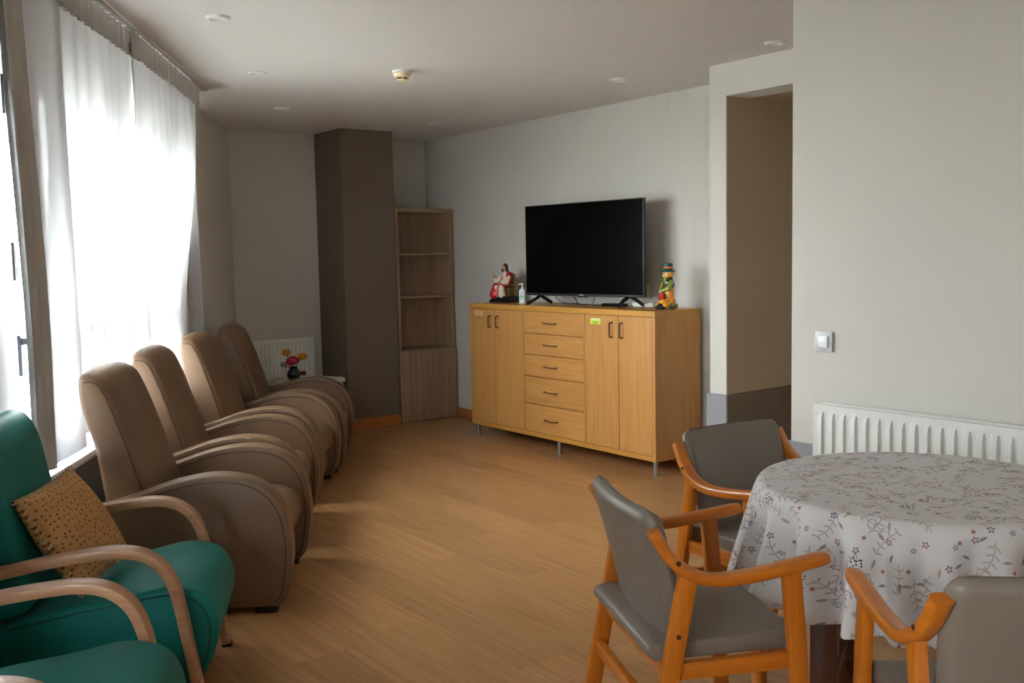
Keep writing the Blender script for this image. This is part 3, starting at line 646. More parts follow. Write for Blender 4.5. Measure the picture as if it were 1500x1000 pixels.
blob('hair', [((0.006, 0.008, 0.234), (0.032, 0.026, 0.030)), ((0.030, 0.0, 0.226), (0.010, 0.016, 0.022)), ((-0.030, 0.004, 0.23), (0.006, 0.012, 0.016))], BLND, t, 0.003)
for ex in (-0.014, 0.008): blob('eye', [((ex, -0.032, 0.232), (0.0034, 0.002, 0.0044))], BLACK, t, 0.001)
lathe('hat', [(0.0, 0.296), (0.026, 0.296), (0.031, 0.292), (0.030, 0.272), (0.028, 0.262), (0.036, 0.256), (0.050, 0.244), (0.049, 0.240), (0.034, 0.250), (0.0, 0.252)], GRN, t, 28)
lathe('hat_band', [(0.0285, 0.262), (0.0305, 0.262), (0.0315, 0.272), (0.0295, 0.272)], mat('glaze_band', rgb(214, 116, 44), 0.25, coat=0.4), t, 28)

t = thing('set_top_box', 'small black box with cables behind the right television foot', 'electronics', (-4.93, 4.60, ZS1), R(8))
box('case', (-0.09, 0.09, -0.035, 0.035, 0.0, 0.022), BLACK, t, 0.004)
box('front_strip', (-0.085, 0.085, -0.0365, -0.034, 0.004, 0.018), mat('box_gloss', rgb(10, 10, 12), 0.15), t)
t = thing('power_strip', 'white multi plug adaptor lying behind the television foot', 'adaptor', (-4.74, 4.70, ZS1), R(5))
box('body', (-0.09, 0.09, -0.024, 0.024, 0, 0.028), WHITE, t, 0.005)
for k in range(3): lathe('outlet', [(0, 0.0), (0.017, 0.0), (0.018, 0.003), (0, 0.003)], mat('outlet_grey', rgb(190, 190, 186), 0.4), t, 16, (-0.055+k*0.055, 0, 0.0265))
for i, (pts, lab) in enumerate((
    ([(-5.55, 4.56, 1.14), (-5.55, 4.60, 1.09), (-5.50, 4.64, 1.056), (-5.38, 4.68, 1.053)], 'thin black cable hanging behind the left part of the television'),
    ([(-5.36, 4.58, 1.13), (-5.34, 4.60, 1.09), (-5.33, 4.62, 1.053), (-5.25, 4.64, 1.053)], 'thin black cable hanging left of the television badge'),
    ([(-5.13, 4.60, 1.13), (-5.14, 4.60, 1.09), (-5.10, 4.56, 1.055), (-5.02, 4.58, 1.058)], 'thin black cable running down to the small black box'),
    ([(-4.80, 4.64, 1.13), (-4.83, 4.62, 1.09), (-4.88, 4.62, 1.075), (-4.93, 4.655, 1.056)], 'thin black cable looping beside the right television foot'))):
    tag(tube('cable', cat_rom(pts, 6), 0.0028, BLACK), lab, 'cable', 'cables behind the television')

# ------------------------------------------------------------------ bookcase
BX, BY0, BY1, BH = -7.166, 4.187, 4.762, 1.831
t = thing('bookcase', 'tall narrow wooden bookcase with two shelves in the far corner', 'bookcase', (BX, BY0, 0))
BW = BY1-BY0; P2 = 0.030; BD = 0.30
DKW = SHELFW
box('side_panel', (-BD, -0.002, 0.0, P2, 0, BH-P2), SHELFW, t, 0.001, 1); box('side_panel', (-BD, -0.002, BW-P2, BW, 0, BH-P2), SHELFW, t, 0.001, 1)
SHY = wood('bookcase_wood_flat', rgb(172, 142, 112), rgb(140, 110, 84), 'Y', 0.5, 0.0, 45, 0.02)
box('top_panel', (-BD, -0.002, 0, BW, BH-P2, BH), SHY, t, 0.001, 1)
box('back_panel', (-BD-0.008, -BD, 0.004, BW-0.004, 0.02, BH-0.004), SHELFW, t)
for z in (1.432, 1.066): box('shelf', (-BD, -0.012, P2, BW-P2, z, z+0.018), SHY, t, 0.001, 1)
box('shelf', (-BD, -0.004, P2, BW-P2, 0.60, 0.622), SHY, t, 0.001, 1)
box('door', (0.0, 0.018, 0.002, BW-0.004, 0.006, 0.618), SHELFW, t, 0.0015, 1)
lathe('peg_hole', [(0, 0), (0.005, 0), (0.005, 0.002), (0, 0.002)], BLACK, t, 10).matrix_local = Matrix.Translation((-BD+0.0005, BW*0.52, 1.74)) @ Matrix.Rotation(R(90), 4, 'Y')

# ------------------------------------------------------------------ recliners
def make_recliner():
    t = thing('recliner', '', 'armchair', group='taupe leather recliners in a row under the window')
    AY, AH = 0.311, 0.052
    arm = cat_rom([(0.262, 0.03), (0.290, 0.066), (0.307, 0.138), (0.319, 0.277), (0.287, 0.433), (0.193, 0.533), (0.041, 0.567), (-0.126, 0.546), (-0.282, 0.497), (-0.44, 0.452)], 5)
    inner = [(p[0], p[1]) for p in arm]
    prof = inner+[(-0.475, 0.42), (-0.485, 0.10), (-0.47, 0.03)]
    for s in (-1, 1):
        a = prism('arm_panel', prof, s*AY-AH, s*AY+AH, TAUPEL, t, 0.020, 4)
        # stitched seams run round both edges of the arm top
        for q in (-1, 1):
            pts = []
            for i, p in enumerate(inner):
                d = Vector(inner[min(i+1, len(inner)-1)])-Vector(inner[max(i-1, 0)]); nrm = Vector((d[1], -d[0])).normalized()
                nrm = -nrm if nrm.dot(Vector(p)-Vector((-0.1, 0.25))) > 0 else nrm
                pts.append((p[0]+nrm[0]*0.024, s*AY+q*(AH+0.0002), p[1]+nrm[1]*0.024))
            tube('seam', pts, 0.0018, SEAM, a, 6)
    seat = cat_rom([(-0.30, 0.25), (-0.30, 0.375), (-0.1, 0.392), (0.10, 0.392), (0.20, 0.382), (0.258, 0.352), (0.282, 0.30), (0.272, 0.235), (0.25, 0.205)], 5)
    prism('seat', [(p[0], p[1]) for p in seat]+[(0.20, 0.20), (-0.26, 0.22)], -0.256, 0.256, TAUPEL, t, 0.020, 3)
    prism('footrest', [(0.18, 0.195), (0.238, 0.195), (0.246, 0.15), (0.238, 0.075), (0.225, 0.055), (0.18, 0.055)], -0.254, 0.254, TAUPEL, t, 0.012, 3)
    back = cat_rom([(-0.225, 0.37), (-0.285, 0.592), (-0.350, 0.796), (-0.397, 0.925), (-0.432, 0.972), (-0.478, 0.990), (-0.512, 0.962), (-0.505, 0.84), (-0.458, 0.66), (-0.42, 0.38)], 6)
    bm = bmesh.new(); add_prism(bm, [(p[0], p[1]) for p in back], -0.252, 0.252, 0.036, 5)
    bmesh.ops.bisect_plane(bm, geom=list(bm.verts)+list(bm.edges)+list(bm.faces), plane_co=(0, 0, 0), plane_no=(0, 1, 0))
    for yy in (-0.17, -0.09, 0.09, 0.17): bmesh.ops.bisect_plane(bm, geom=list(bm.verts)+list(bm.edges)+list(bm.faces), plane_co=(0, yy, 0), plane_no=(0, 1, 0))
    for v in bm.verts:
        f = max(0.0, (v.co.z-0.45)/0.54); q = (v.co.y/0.252)**2
        v.co.z -= 0.022*q*f**3
        v.co.y *= 1-0.05*f**2
        xm = -0.33-0.27*(v.co.z-0.4)
        if v.co.x > xm: v.co.x += 0.016*(0.5-q)
    b = fin('backrest', bm, TAUPEL, t, smooth=60)
    for s in (-1, 1):
        pts = []
        for p in cat_rom([(-0.262, 0.46), (-0.299, 0.592), (-0.364, 0.796), (-0.411, 0.915), (-0.440, 0.948), (-0.480, 0.952)], 5):
            f = max(0.0, (p[1]-0.45)/0.54); pts.append((p[0]-0.008, s*(0.2535*(1-0.05*f**2)), p[1]-0.018*f**3))
        tube('seam', pts, 0.0018, SEAM, b, 6)
    box('base_frame', (-0.40, 0.17, -0.25, 0.25, 0.05, 0.10), BLACK, t, 0.004)
    for x in (0.215, -0.41):
        for s in (-1, 1): box('foot', (x-0.05, x+0.035, s*AY-0.036, s*AY+0.036, 0.0, 0.034), RUBBER, t, 0.004)
    return t
rec = make_recliner()
for i, (x, y, a, l) in enumerate(((-4.039, 1.487, 57.8, 'taupe leather recliner nearest the camera, beside the teal armchair'),
                                  (-4.794, 1.898, 58.8, 'taupe leather recliner second from the teal armchair'),
                                  (-5.563, 2.393, 54.1, 'taupe leather recliner third from the teal armchair, at the curtain end'),
                                  (-6.214, 2.856, 57.7, 'darker looking taupe recliner in the far corner by the flower vase'))):
    o = rec if i == 0 else copy_tree(rec)
    o.location = (x, y, 0); o.rotation_euler = (0, 0, R(a)); o['label'] = l

# ------------------------------------------------------------------ teal armchairs
def make_teal():
    t = thing('armchair', '', 'armchair', group='teal bentwood armchairs')
    seat = cat_rom([(-0.34, 0.335), (-0.15, 0.372), (0.022, 0.396), (0.13, 0.416), (0.205, 0.412), (0.268, 0.382), (0.302, 0.305), (0.293, 0.22), (0.258, 0.14)], 6)
    prof = [(p[0], p[1]) for p in seat]+[(0.235, 0.105), (0.12, 0.10), (-0.33, 0.13), (-0.36, 0.2)]
    s_ = prism('seat', prof, -0.268, 0.268, TEAL, t, 0.02, 3)
    for s in (-1, 1):
        pts = [(p[0]-0.0, s*0.2675, p[1]-0.0) for p in cat_rom([(-0.30, 0.325), (-0.1, 0.362), (0.022, 0.378), (0.13, 0.394), (0.198, 0.388), (0.248, 0.362), (0.277, 0.300), (0.270, 0.22), (0.24, 0.135)], 5)]
        tube('seam', pts, 0.0022, mat('teal_seam', rgb(0, 70, 68), 0.7), s_, 6)
    back = cat_rom([(-0.235, 0.37), (-0.262, 0.55), (-0.295, 0.70), (-0.318, 0.82), (-0.352, 0.895), (-0.40, 0.918), (-0.445, 0.885), (-0.44, 0.75), (-0.40, 0.55), (-0.365, 0.33)], 6)
    prism('backrest', [(p[0], p[1]) for p in back], -0.262, 0.262, TEAL, t, 0.03, 4)
    for s in (-1, 1):
        bm = bmesh.new()
        path = [(-0.40, s*0.312, 0.50), (-0.28, s*0.312, 0.517), (-0.169, s*0.312, 0.536), (-0.04, s*0.312, 0.551), (0.04, s*0.312, 0.553), (0.105, s*0.312, 0.538), (0.155, s*0.312, 0.498), (0.186, s*0.312, 0.435), (0.206, s*0.312, 0.34), (0.228, s*0.312, 0.20), (0.258, s*0.312, 0.012)]
        add_sweep(bm, cat_rom(path, 5), rrect(0.058, 0.030, 0.005, 2), Vector((0, 0, 1)) if False else Vector((0.7, 0, 0.72)))
        a = fin('arm_frame', bm, PALEW, t, smooth=35)
        box('foot_glide', (0.242, 0.276, s*0.312-0.022, s*0.312+0.022, 0.0, 0.012), RUBBER, a)
        bm = bmesh.new(); add_sweep(bm, [(-0.25, s*0.22, 0.16), (-0.34, s*0.225, 0.08), (-0.42, s*0.23, 0.0)], rrect(0.045, 0.030, 0.005, 2), Vector((1, 0, 0.3))); fin('rear_leg', bm, PALEW, t)
    for x in (0.14, -0.22): box('seat_rail', (x-0.02, x+0.02, -0.30, 0.30, 0.085, 0.125), PALEW, t, 0.003)
    return t
teal = make_teal()
for i, (x, y, a, l) in enumerate(((-3.258, 0.864, 63.6, 'teal armchair with the tan cushion, between recliner and nearest teal chair'), (-2.453, 0.412, 61.8, 'nearest teal armchair cut off at the bottom left corner'))):
    o = teal if i == 0 else copy_tree(teal)
    o.location = (x, y, 0); o.rotation_euler = (0, 0, R(a)); o['label'] = l
# tan cushion
def cushion_mat():
    m = bpy.data.materials.new('tan_dotted_fabric'); m.use_nodes = True; nt = m.node_tree; p = nt.nodes['Principled BSDF']; N, L = nt.nodes.new, nt.links.new
    p.inputs['Roughness'].default_value = 0.8; p.inputs['Specular IOR Level'].default_value = 0.2
    tc = N('ShaderNodeTexCoord'); v = N('ShaderNodeTexVoronoi'); v.inputs['Scale'].default_value = 46; v.inputs['Randomness'].default_value = 0.55
    L(tc.outputs['UV'], v.inputs['Vector']); v.voronoi_dimensions = '2D'; v.inputs['Scale'].default_value = 17
    rp = N('ShaderNodeValToRGB'); rp.color_ramp.elements[0].position = 0.10; rp.color_ramp.elements[1].position = 0.24
    rp.color_ramp.elements[0].color = rgb(116, 74, 34); rp.color_ramp.elements[1].color = rgb(190, 142, 90)
    L(v.outputs['Distance'], rp.inputs['Fac'])
    n = N('ShaderNodeTexNoise'); n.inputs['Scale'].default_value = 14; L(tc.outputs['Object'], n.inputs['Vector'])
    mr = N('ShaderNodeMapRange'); mr.inputs['To Min'].default_value = 0.8; mr.inputs['To Max'].default_value = 1.2; L(n.outputs['Fac'], mr.inputs['Value'])
    hs = N('ShaderNodeHueSaturation'); L(rp.outputs['Color'], hs.inputs['Color']); L(mr.outputs[0], hs.inputs['Value']); L(hs.outputs[0], p.inputs['Base Color'])
    b = N('ShaderNodeBump'); b.inputs['Strength'].default_value = 0.5; b.inputs['Distance'].default_value = 0.004; L(v.outputs['Distance'], b.inputs['Height']); L(b.outputs[0], p.inputs['Normal'])
    return m
ca, sa_ = math.cos(R(63.6)), math.sin(R(63.6))
def tl(x, y, z): return Vector((-3.258+ca*x-sa_*y, 0.864+sa_*x+ca*y, z))
t = thing('cushion', 'square tan dotted cushion with whipstitched edge leaning in the teal armchair', 'cushion', tl(-0.155, -0.03, 0.558), 0)
t.rotation_euler = Euler((R(6), R(-30), R(63.6-16)), 'XYZ')
bm = bmesh.new(); uvl = bm.loops.layers.uv.new('UVMap'); n = 26; HW = 0.178; g2 = {}
for side in (1, -1):
    for i in range(n+1):
        for j in range(n+1):
            u, v = i/n*2-1, j/n*2-1
            e = max(0.0, (1-abs(u)**2.6)*(1-abs(v)**2.6))**0.5
            pin = 1-0.05*(1-abs(u))*(abs(v)**3)-0.0
            px, py = HW*u*(1-0.07*(1-v*v)*abs(u)**6), HW*v*(1-0.07*(1-u*u)*abs(v)**6)
            edge = i in (0, n) or j in (0, n)
            key = (i, j, 0 if edge else side)
            if key not in g2: g2[key] = bm.verts.new((side*0.062*e+0.004*math.sin(9*u+3*v)*e, px, py))
for side in (1, -1):
    for i in range(n):
        for j in range(n):
            q = [(i, j), (i+1, j), (i+1, j+1), (i, j+1)]
            f = bm.faces.new([g2[(a, b, 0 if (a in (0, n) or b in (0, n)) else side)] for a, b in q])
            for lp, (a, b) in zip(f.loops, q): lp[uvl].uv = (a/n, b/n)
cu = fin('cover', bm, cushion_mat(), t, smooth=180)
ST = mat('stitch_thread', rgb(206, 172, 128), 0.8)
bm = bmesh.new()
for k in range(4):
    for q in range(17):
        v = -0.93+1.86*q/16
        def pe(u, v): return (HW*u*(1-0.07*(1-v*v)*abs(u)**6), HW*v*(1-0.07*(1-u*u)*abs(v)**6))
        a, b = ((1, v), (0.95, v+0.06)) if k == 0 else ((-1, v), (-0.95, v+0.06)) if k == 1 else ((v, 1), (v+0.06, 0.95)) if k == 2 else ((v, -1), (v+0.06, -0.95))
        p0, p1 = pe(*a), pe(*b); add_tube(bm, [(-0.014, *p1), (0.0, p0[0]*1.02, p0[1]*1.02), (0.014, *p1)], 0.0026, 5)
fin('whipstitch', bm, ST, cu)

# ------------------------------------------------------------------ corner table, vase and flowers
t = thing('side_table', 'small white woven top table in the far corner', 'side table', (-6.99, 3.22, 0), R(25))
WOV = mat('white_weave', rgb(220, 214, 196), 0.7, bump=0.8, bscale=160)
bm = bmesh.new(); add_box(bm, -0.23, 0.23, -0.23, 0.23, 0.455, 0.475, 0.004); fin('table_top', bm, WHITE, t)
mt_ = box('woven_mat', (-0.225, 0.225, -0.225, 0.225, 0.475, 0.481), WOV, t, 0.002, 1)
bm = bmesh.new()
for k in range(22):
    u = -0.2205+0.021*k
    for sgn in (-1, 1):
        add_box(bm, u-0.006, u+0.006, sgn*0.222-0.006, sgn*0.222+0.006, 0.479, 0.488, 0.002, 1); add_box(bm, sgn*0.222-0.006, sgn*0.222+0.006, u-0.006, u+0.006, 0.479, 0.488, 0.002, 1)
tag(fin('woven_border', bm, WOV, mt_), kind='stuff')
for a in (-1, 1):
    for b in (-1, 1): box('leg', (a*0.2-0.018, a*0.2+0.018, b*0.2-0.018, b*0.2+0.018, 0, 0.456), WHITE, t, 0.003)
VX, VY, VZ = -6.93, 3.115, 0.481
DKG = mat('dark_green_glass', rgb(8, 34, 28), 0.08, 0.7, coat=0.6)
tag(lathe('vase', [(0.0, 0.0), (0.026, 0.0), (0.030, 0.006), (0.046, 0.03), (0.052, 0.055), (0.046, 0.082), (0.032, 0.100), (0.030, 0.108), (0.037, 0.118), (0.034, 0.118), (0.027, 0.107), (0.040, 0.08), (0.045, 0.055), (0.0, 0.012)], DKG, loc=(VX, VY, VZ)),
    'round dark green glass vase on the corner table', 'vase')
LEAF = mat('leaf_green', rgb(34, 66, 36), 0.5, noise=0.2)
ry_ = Vector((0.602, 0.798, 0)); # picture-right direction, used only to lay the bouquet out sideways
def flower(name, label, cat, right, h, m, r=0.03, petals=14, toward=0.0):
    base = Vector((VX, VY, VZ+0.09)); off = ry_*right - Vector((ry_.y, -ry_.x, 0))*0 + Vector((0.8, -0.6, 0))*toward
    tip = Vector((off.x, off.y, h-0.09))
    t = thing(name, label, cat, base, 0, 'flowers in the green vase')
    st = tube('stem', cat_rom([(0, 0, -0.05), (tip.x*0.3, tip.y*0.3, 0.02), (tip.x*0.85, tip.y*0.85, tip.z-0.02), tip], 4), 0.002, LEAF, t, 6)
    bm = bmesh.new(); rnd = random.Random(name+label)
    for k in range(petals):
        ring = (k+0.5)/petals; a = k*2.399; rr = r*(0.35+0.65*ring); openp = R(35+75*ring); half = R(62)
        tt = bmesh.new(); vs = []
        for i in range(7):
            for j in range(6):
                az = -half+2*half*i/6; u = az/half; pol = R(172)+(openp-R(172))*(j/5)*(1-0.16*u*u)
                q = rr*(1+0.10*max(0, j-3)/2*ring)
                vs.append(tt.verts.new((q*math.sin(pol)*math.cos(az), q*math.sin(pol)*math.sin(az), 0.85*q*math.cos(pol))))
        for i in range(6):
            for j in range(5): tt.faces.new((vs[i*6+j], vs[i*6+j+1], vs[(i+1)*6+j+1], vs[(i+1)*6+j]))
        merge(bm, tt, Matrix.Translation(tip) @ Matrix.Rotation(R(35), 4, Vector((0.6, 0.8, 0))) @ Matrix.Rotation(a, 4, 'Z') @ Matrix.Rotation(rnd.uniform(-.1, .1), 4, 'X'))
    fin('bloom', bm, m, t, smooth=180)
    for q in range(2):
        bm = bmesh.new(); vs = []
        for i in range(6):
            f = i/5; wd = 0.012*math.sin(math.pi*min(1, f*0.95+0.05))
            vs.append((bm.verts.new((0.045*f, -wd, 0.018*f-0.02*f*f)), bm.verts.new((0.045*f, 0, 0.018*f-0.02*f*f-0.003)), bm.verts.new((0.045*f, wd, 0.018*f-0.02*f*f))))
        for i in range(5):
            for k in range(2): bm.faces.new((vs[i][k], vs[i+1][k], vs[i+1][k+1], vs[i][k+1]))
        lf = fin('leaf', bm, LEAF, t, smooth=180); lf.location = tip*(0.55+0.2*q); lf.rotation_euler = (0, 0, rnd.uniform(0, 6.28))
    return t
YEL = mat('petal_yellow', rgb(236, 176, 30), 0.6, noise=0.15); PNK = mat('petal_pink', rgb(226, 74, 104), 0.6, noise=0.2); ORP = mat('petal_orange', rgb(238, 160, 24), 0.6, noise=0.2)
LIL = mat('petal_lilac', rgb(196, 176, 200), 0.6, noise=0.1); REDB = mat('petal_red', rgb(150, 26, 34), 0.6, noise=0.2)
flower('yellow_rose', 'yellow artificial rose at upper left of the bouquet', 'flower', -0.055, 0.235, YEL, 0.036, 12)
flower('pink_rose', 'large pink artificial rose in the middle of the bouquet', 'flower', 0.002, 0.175, PNK, 0.052, 16, 0.04)
flower('orange_rose', 'orange yellow artificial rose at right of the bouquet', 'flower', 0.066, 0.20, ORP, 0.038, 12)
flower('lilac_blossom', 'pale lilac artificial blossom low at left of the vase', 'flower', -0.072, 0.14, LIL, 0.032, 10)
flower('red_blossom', 'small dark red blossom hanging at right of the vase', 'flower', 0.072, 0.07, REDB, 0.026, 9)

# ------------------------------------------------------------------ dining table and cloth
TC = Vector((-1.468, 2.541, 0)); TR, TZ = 0.452, 0.742
t = thing('dining_table', 'round dining table with dark red wooden legs under the flowered cloth', 'table', TC, R(28))
lathe('table_top', [(0, TZ-0.03), (TR-0.02, TZ-0.03), (TR-0.012, TZ-0.024), (TR-0.012, TZ-0.006), (TR-0.018, TZ-0.002), (0, TZ-0.002)], REDW, t, 48)
for a in (-1, 1):
    for b in (-1, 1): box('leg', (a*0.23-0.035, a*0.23+0.035, b*0.23-0.035, b*0.23+0.035, 0.0, TZ-0.03), REDW, t, 0.004)
    box('apron', (a*0.23-0.012, a*0.23+0.012, -0.195, 0.195, TZ-0.11, TZ-0.03), REDW, t, 0.002); box('apron', (-0.195, 0.195, a*0.23-0.012, a*0.23+0.012, TZ-0.11, TZ-0.03), REDW, t, 0.002)
box('stretcher', (-0.195, 0.195, -0.02, 0.02, 0.16, 0.20), REDW, t, 0.003)
for a in (-1, 1): box('stretcher', (a*0.23-0.018, a*0.23+0.018, -0.195, 0.195, 0.16, 0.20), REDW, t, 0.003)

def cloth_mat():
    m = bpy.data.materials.new('flowered_cotton'); m.use_nodes = True; nt = m.node_tree; p = nt.nodes['Principled BSDF']; N, L = nt.nodes.new, nt.links.new
    p.inputs['Roughness'].default_value = 0.75; p.inputs['Specular IOR Level'].default_value = 0.2
    uv = N('ShaderNodeUVMap'); uv.uv_map = 'UVMap'
    def val(op, a, b=None, clamp=False):
        q = N('ShaderNodeMath'); q.operation = op; q.use_clamp = clamp
        for i, x in enumerate((a, b)):
            if x is None: continue
            if isinstance(x, (int, float)): q.inputs[i].default_value = x
            else: L(x, q.inputs[i])
        return q.outputs[0]
    def mapped(scale, rot, loc):
        q = N('ShaderNodeMapping'); q.inputs['Scale'].default_value = scale; q.inputs['Rotation'].default_value = (0, 0, rot); q.inputs['Location'].default_value = loc
        L(uv.outputs[0], q.inputs[0]); return q.outputs[0]
    wn = N('ShaderNodeTexNoise'); wn.noise_dimensions = '2D'; wn.inputs['Scale'].default_value = 6; L(uv.outputs[0], wn.inputs['Vector'])
    def vor(vec, scale, feat='F1', rand=1.0, dist='EUCLIDEAN'):
        v = N('ShaderNodeTexVoronoi'); v.voronoi_dimensions = '2D'; v.feature = feat; v.inputs['Scale'].default_value = scale; v.inputs['Randomness'].default_value = rand; L(vec, v.inputs['Vector']); v.distance = dist; return v
    col = None
    base = N('ShaderNodeRGB'); base.outputs[0].default_value = rgb(234, 232, 233); col = base.outputs[0]
    def lay(mask, color):
        nonlocal col
        mx = N('ShaderNodeMix'); mx.data_type = 'RGBA'; L(mask, mx.inputs['Factor']); L(col, mx.inputs['A'])
        if isinstance(color, tuple): mx.inputs['B'].default_value = color
        else: L(color, mx.inputs['B'])
        col = mx.outputs['Result']
    def step(x, lo, hi):
        q = N('ShaderNodeMapRange'); q.interpolation_type = 'SMOOTHSTEP'; L(x, q.inputs['Value']); q.inputs['From Min'].default_value = lo; q.inputs['From Max'].default_value = hi
        q.inputs['To Min'].default_value = 1; q.inputs['To Max'].default_value = 0; return q.outputs[0]
    def cell(scale, off, rand, spin=True):
        """one motif per scattered cell: local x, y (turned at random), the distance and three random numbers"""
        v = vor(mapped((scale, scale, 1), 0, off), 1.0, rand=rand)
        sub = N('ShaderNodeVectorMath'); sub.operation = 'SUBTRACT'; L(mapped((scale, scale, 1), 0, off), sub.inputs[0]); L(v.outputs['Position'], sub.inputs[1])
        sc_ = N('ShaderNodeSeparateColor'); L(v.outputs['Color'], sc_.inputs[0]); vec = sub.outputs[0]
        if spin:
            ro = N('ShaderNodeVectorRotate'); ro.rotation_type = 'Z_AXIS'; L(vec, ro.inputs['Vector']); L(val('MULTIPLY', sc_.outputs[2], 6.283), ro.inputs['Angle']); vec = ro.outputs[0]
        sp = N('ShaderNodeSeparateXYZ'); L(vec, sp.inputs[0])
        return sp.outputs[0], sp.outputs[1], v.outputs['Distance'], sc_.outputs[0], sc_.outputs[1]
    def sq(x): return val('MULTIPLY', x, x)
    def mixc(f, a, b):
        cm = N('ShaderNodeMix'); cm.data_type = 'RGBA'; L(f, cm.inputs['Factor']); cm.inputs['A'].default_value = a; cm.inputs['B'].default_value = b; return cm.outputs['Result']
    # long curving sprigs: a fine stem with slanting leaves on both sides
    for k, (scl, off, sp_, cA, cB, cs) in enumerate(((7.5, (0.3, 0.7, 0), 0.15, rgb(204, 172, 152), rgb(158, 148, 152), rgb(178, 150, 138)),
                                                     (8.5, (4.1, 2.2, 0), 0.17, rgb(150, 146, 160), rgb(196, 160, 140), rgb(160, 148, 150)),
                                                     (10.0, (8.3, 5.9, 0), 0.19, rgb(188, 152, 132), rgb(140, 138, 150), rgb(150, 112, 118)))):
        x, y, d, ra, rb_ = cell(scl, off, 0.75)
        bend = val('SUBTRACT', y, val('MULTIPLY', sq(x), val('SUBTRACT', val('MULTIPLY', rb_, 1.6), 0.8)))
        q = val('ABSOLUTE', bend); inside = val('LESS_THAN', val('ABSOLUTE', x), 0.38); on = val('GREATER_THAN', ra, 0.30)
        lay(val('MULTIPLY', val('MULTIPLY', step(q, 0.006, 0.014), inside), val('MULTIPLY', on, 0.75)), cs)
        fx = val('SUBTRACT', val('FRACT', val('DIVIDE', val('ADD', x, 5.0), sp_)), 0.5)
        sx_ = val('SUBTRACT', val('MULTIPLY', fx, sp_), val('MULTIPLY', val('SUBTRACT', q, 0.06), 0.55))
        leaf = val('ADD', sq(val('DIVIDE', sx_, 0.021)), sq(val('DIVIDE', val('SUBTRACT', q, 0.068), 0.060)))
        lay(val('MULTIPLY', val('MULTIPLY', step(leaf, 0.75, 1.1), inside), val('MULTIPLY', on, 0.70)), mixc(rb_, cA, cB))
    # little five-petalled flowers, buds and single leaves
    for k, (scl, off, thr, rad, c1, c2) in enumerate(((13, (2.3, 9.1, 0), 0.70, 0.15, rgb(146, 92, 112), rgb(222, 204, 206)), (14, (6.3, 1.4, 0), 0.74, 0.13, rgb(122, 126, 158), rgb(206, 206, 216)), (15, (3.9, 3.3, 0), 0.80, 0.13, rgb(206, 150, 130), rgb(150, 96, 100)))):
        x, y, d, ra, rb_ = cell(scl, off, 0.8)
        ang = N('ShaderNodeMath'); ang.operation = 'ARCTAN2'; L(y, ang.inputs[0]); L(x, ang.inputs[1])
        co = N('ShaderNodeMath'); co.operation = 'COSINE'; L(val('MULTIPLY', ang.outputs[0], 5.0), co.inputs[0])
        rn = val('DIVIDE', d, val('ADD', 0.74, val('MULTIPLY', co.outputs[0], 0.26)))
        on = val('GREATER_THAN', ra, thr)
        lay(val('MULTIPLY', step(rn, rad-0.03, rad), val('MULTIPLY', on, 0.85)), c1); lay(val('MULTIPLY', step(d, rad*0.28, rad*0.42), on), c2)
    for k, (scl, off, thr, cA, cB) in enumerate(((20, (1.7, 6.1, 0), 0.80, rgb(128, 92, 106), rgb(120, 124, 150)), (19, (7.7, 8.8, 0), 0.84, rgb(196, 166, 150), rgb(150, 140, 150)))):
        x, y, d, ra, rb_ = cell(scl, off, 0.85)
        lf = val('ADD', val('ABSOLUTE', val('DIVIDE', x, 0.26)), sq(val('DIVIDE', y, 0.085)))
        lay(val('MULTIPLY', step(lf, 0.8, 1.0), val('MULTIPLY', val('GREATER_THAN', ra, thr), 0.8)), mixc(rb_, cA, cB))
    # berry sprays: tiny dots grouped round scattered centres
    cl = vor(mapped((7.5, 7.5, 1), 0.4, (1.3, 7.7, 0)), 1.0); s = N('ShaderNodeSeparateColor'); L(cl.outputs['Color'], s.inputs[0])
    zone = val('MULTIPLY', step(cl.outputs['Distance'], 0.14, 0.16), val('GREATER_THAN', s.outputs[0], 0.62))
    dt = vor(mapped((115, 115, 1), 0, (0, 0, 0)), 1.0, rand=0.8)
    lay(val('MULTIPLY', step(dt.outputs['Distance'], 0.26, 0.34), zone), rgb(78, 74, 92))
    L(col, p.inputs['Base Color'])
    # thin cotton lets a little light through
    tr = N('ShaderNodeBsdfTranslucent'); L(col, tr.inputs[0]); mx = N('ShaderNodeMixShader'); mx.inputs[0].default_value = 0.18
    o = nt.nodes['Material Output']; L(p.outputs[0], mx.inputs[1]); L(tr.outputs[0], mx.inputs[2]); L(mx.outputs[0], o.inputs[0])
    return m
bm = bmesh.new(); uvl = bm.loops.layers.uv.new('UVMap'); NA = 240; rings = []; uvs = {}
prof = [(0.0001, TZ+0.002), (0.15, TZ+0.002), (0.3, TZ+0.002), (TR-0.02, TZ+0.002), (TR-0.006, TZ-0.001), (TR+0.002, TZ-0.012)]
DROP = 0.30; nd = 22
for k in range(1, nd+1): prof.append((TR+0.004+0.035*(k/nd), TZ-0.012-(DROP-0.012)*k/nd))
acc = 0; last = None; arcs = []
for r_, z_ in prof:
    if last: acc += math.hypot(r_-last[0], z_-last[1])
    last = (r_, z_); arcs.append(acc)
rnd = random.Random(11)
folds = []; a = 0.0
while a < 2*math.pi-0.12: wdt = rnd.uniform(0.17, 0.34); folds.append((a, wdt, rnd.uniform(0.6, 1.25))); a += wdt
tot = folds[-1][0]+folds[-1][1]; folds = [(x*2*math.pi/tot, y*2*math.pi/tot, h) for x, y, h in folds]
def fold(th):
    for x, wd, h in folds:
        if x <= th < x+wd: return h*(0.75*abs(math.cos(math.pi*(th-x)/wd))**1.5+0.25*math.cos(2*math.pi*(th-x)/wd)-0.5), h
    return 0.5, 1
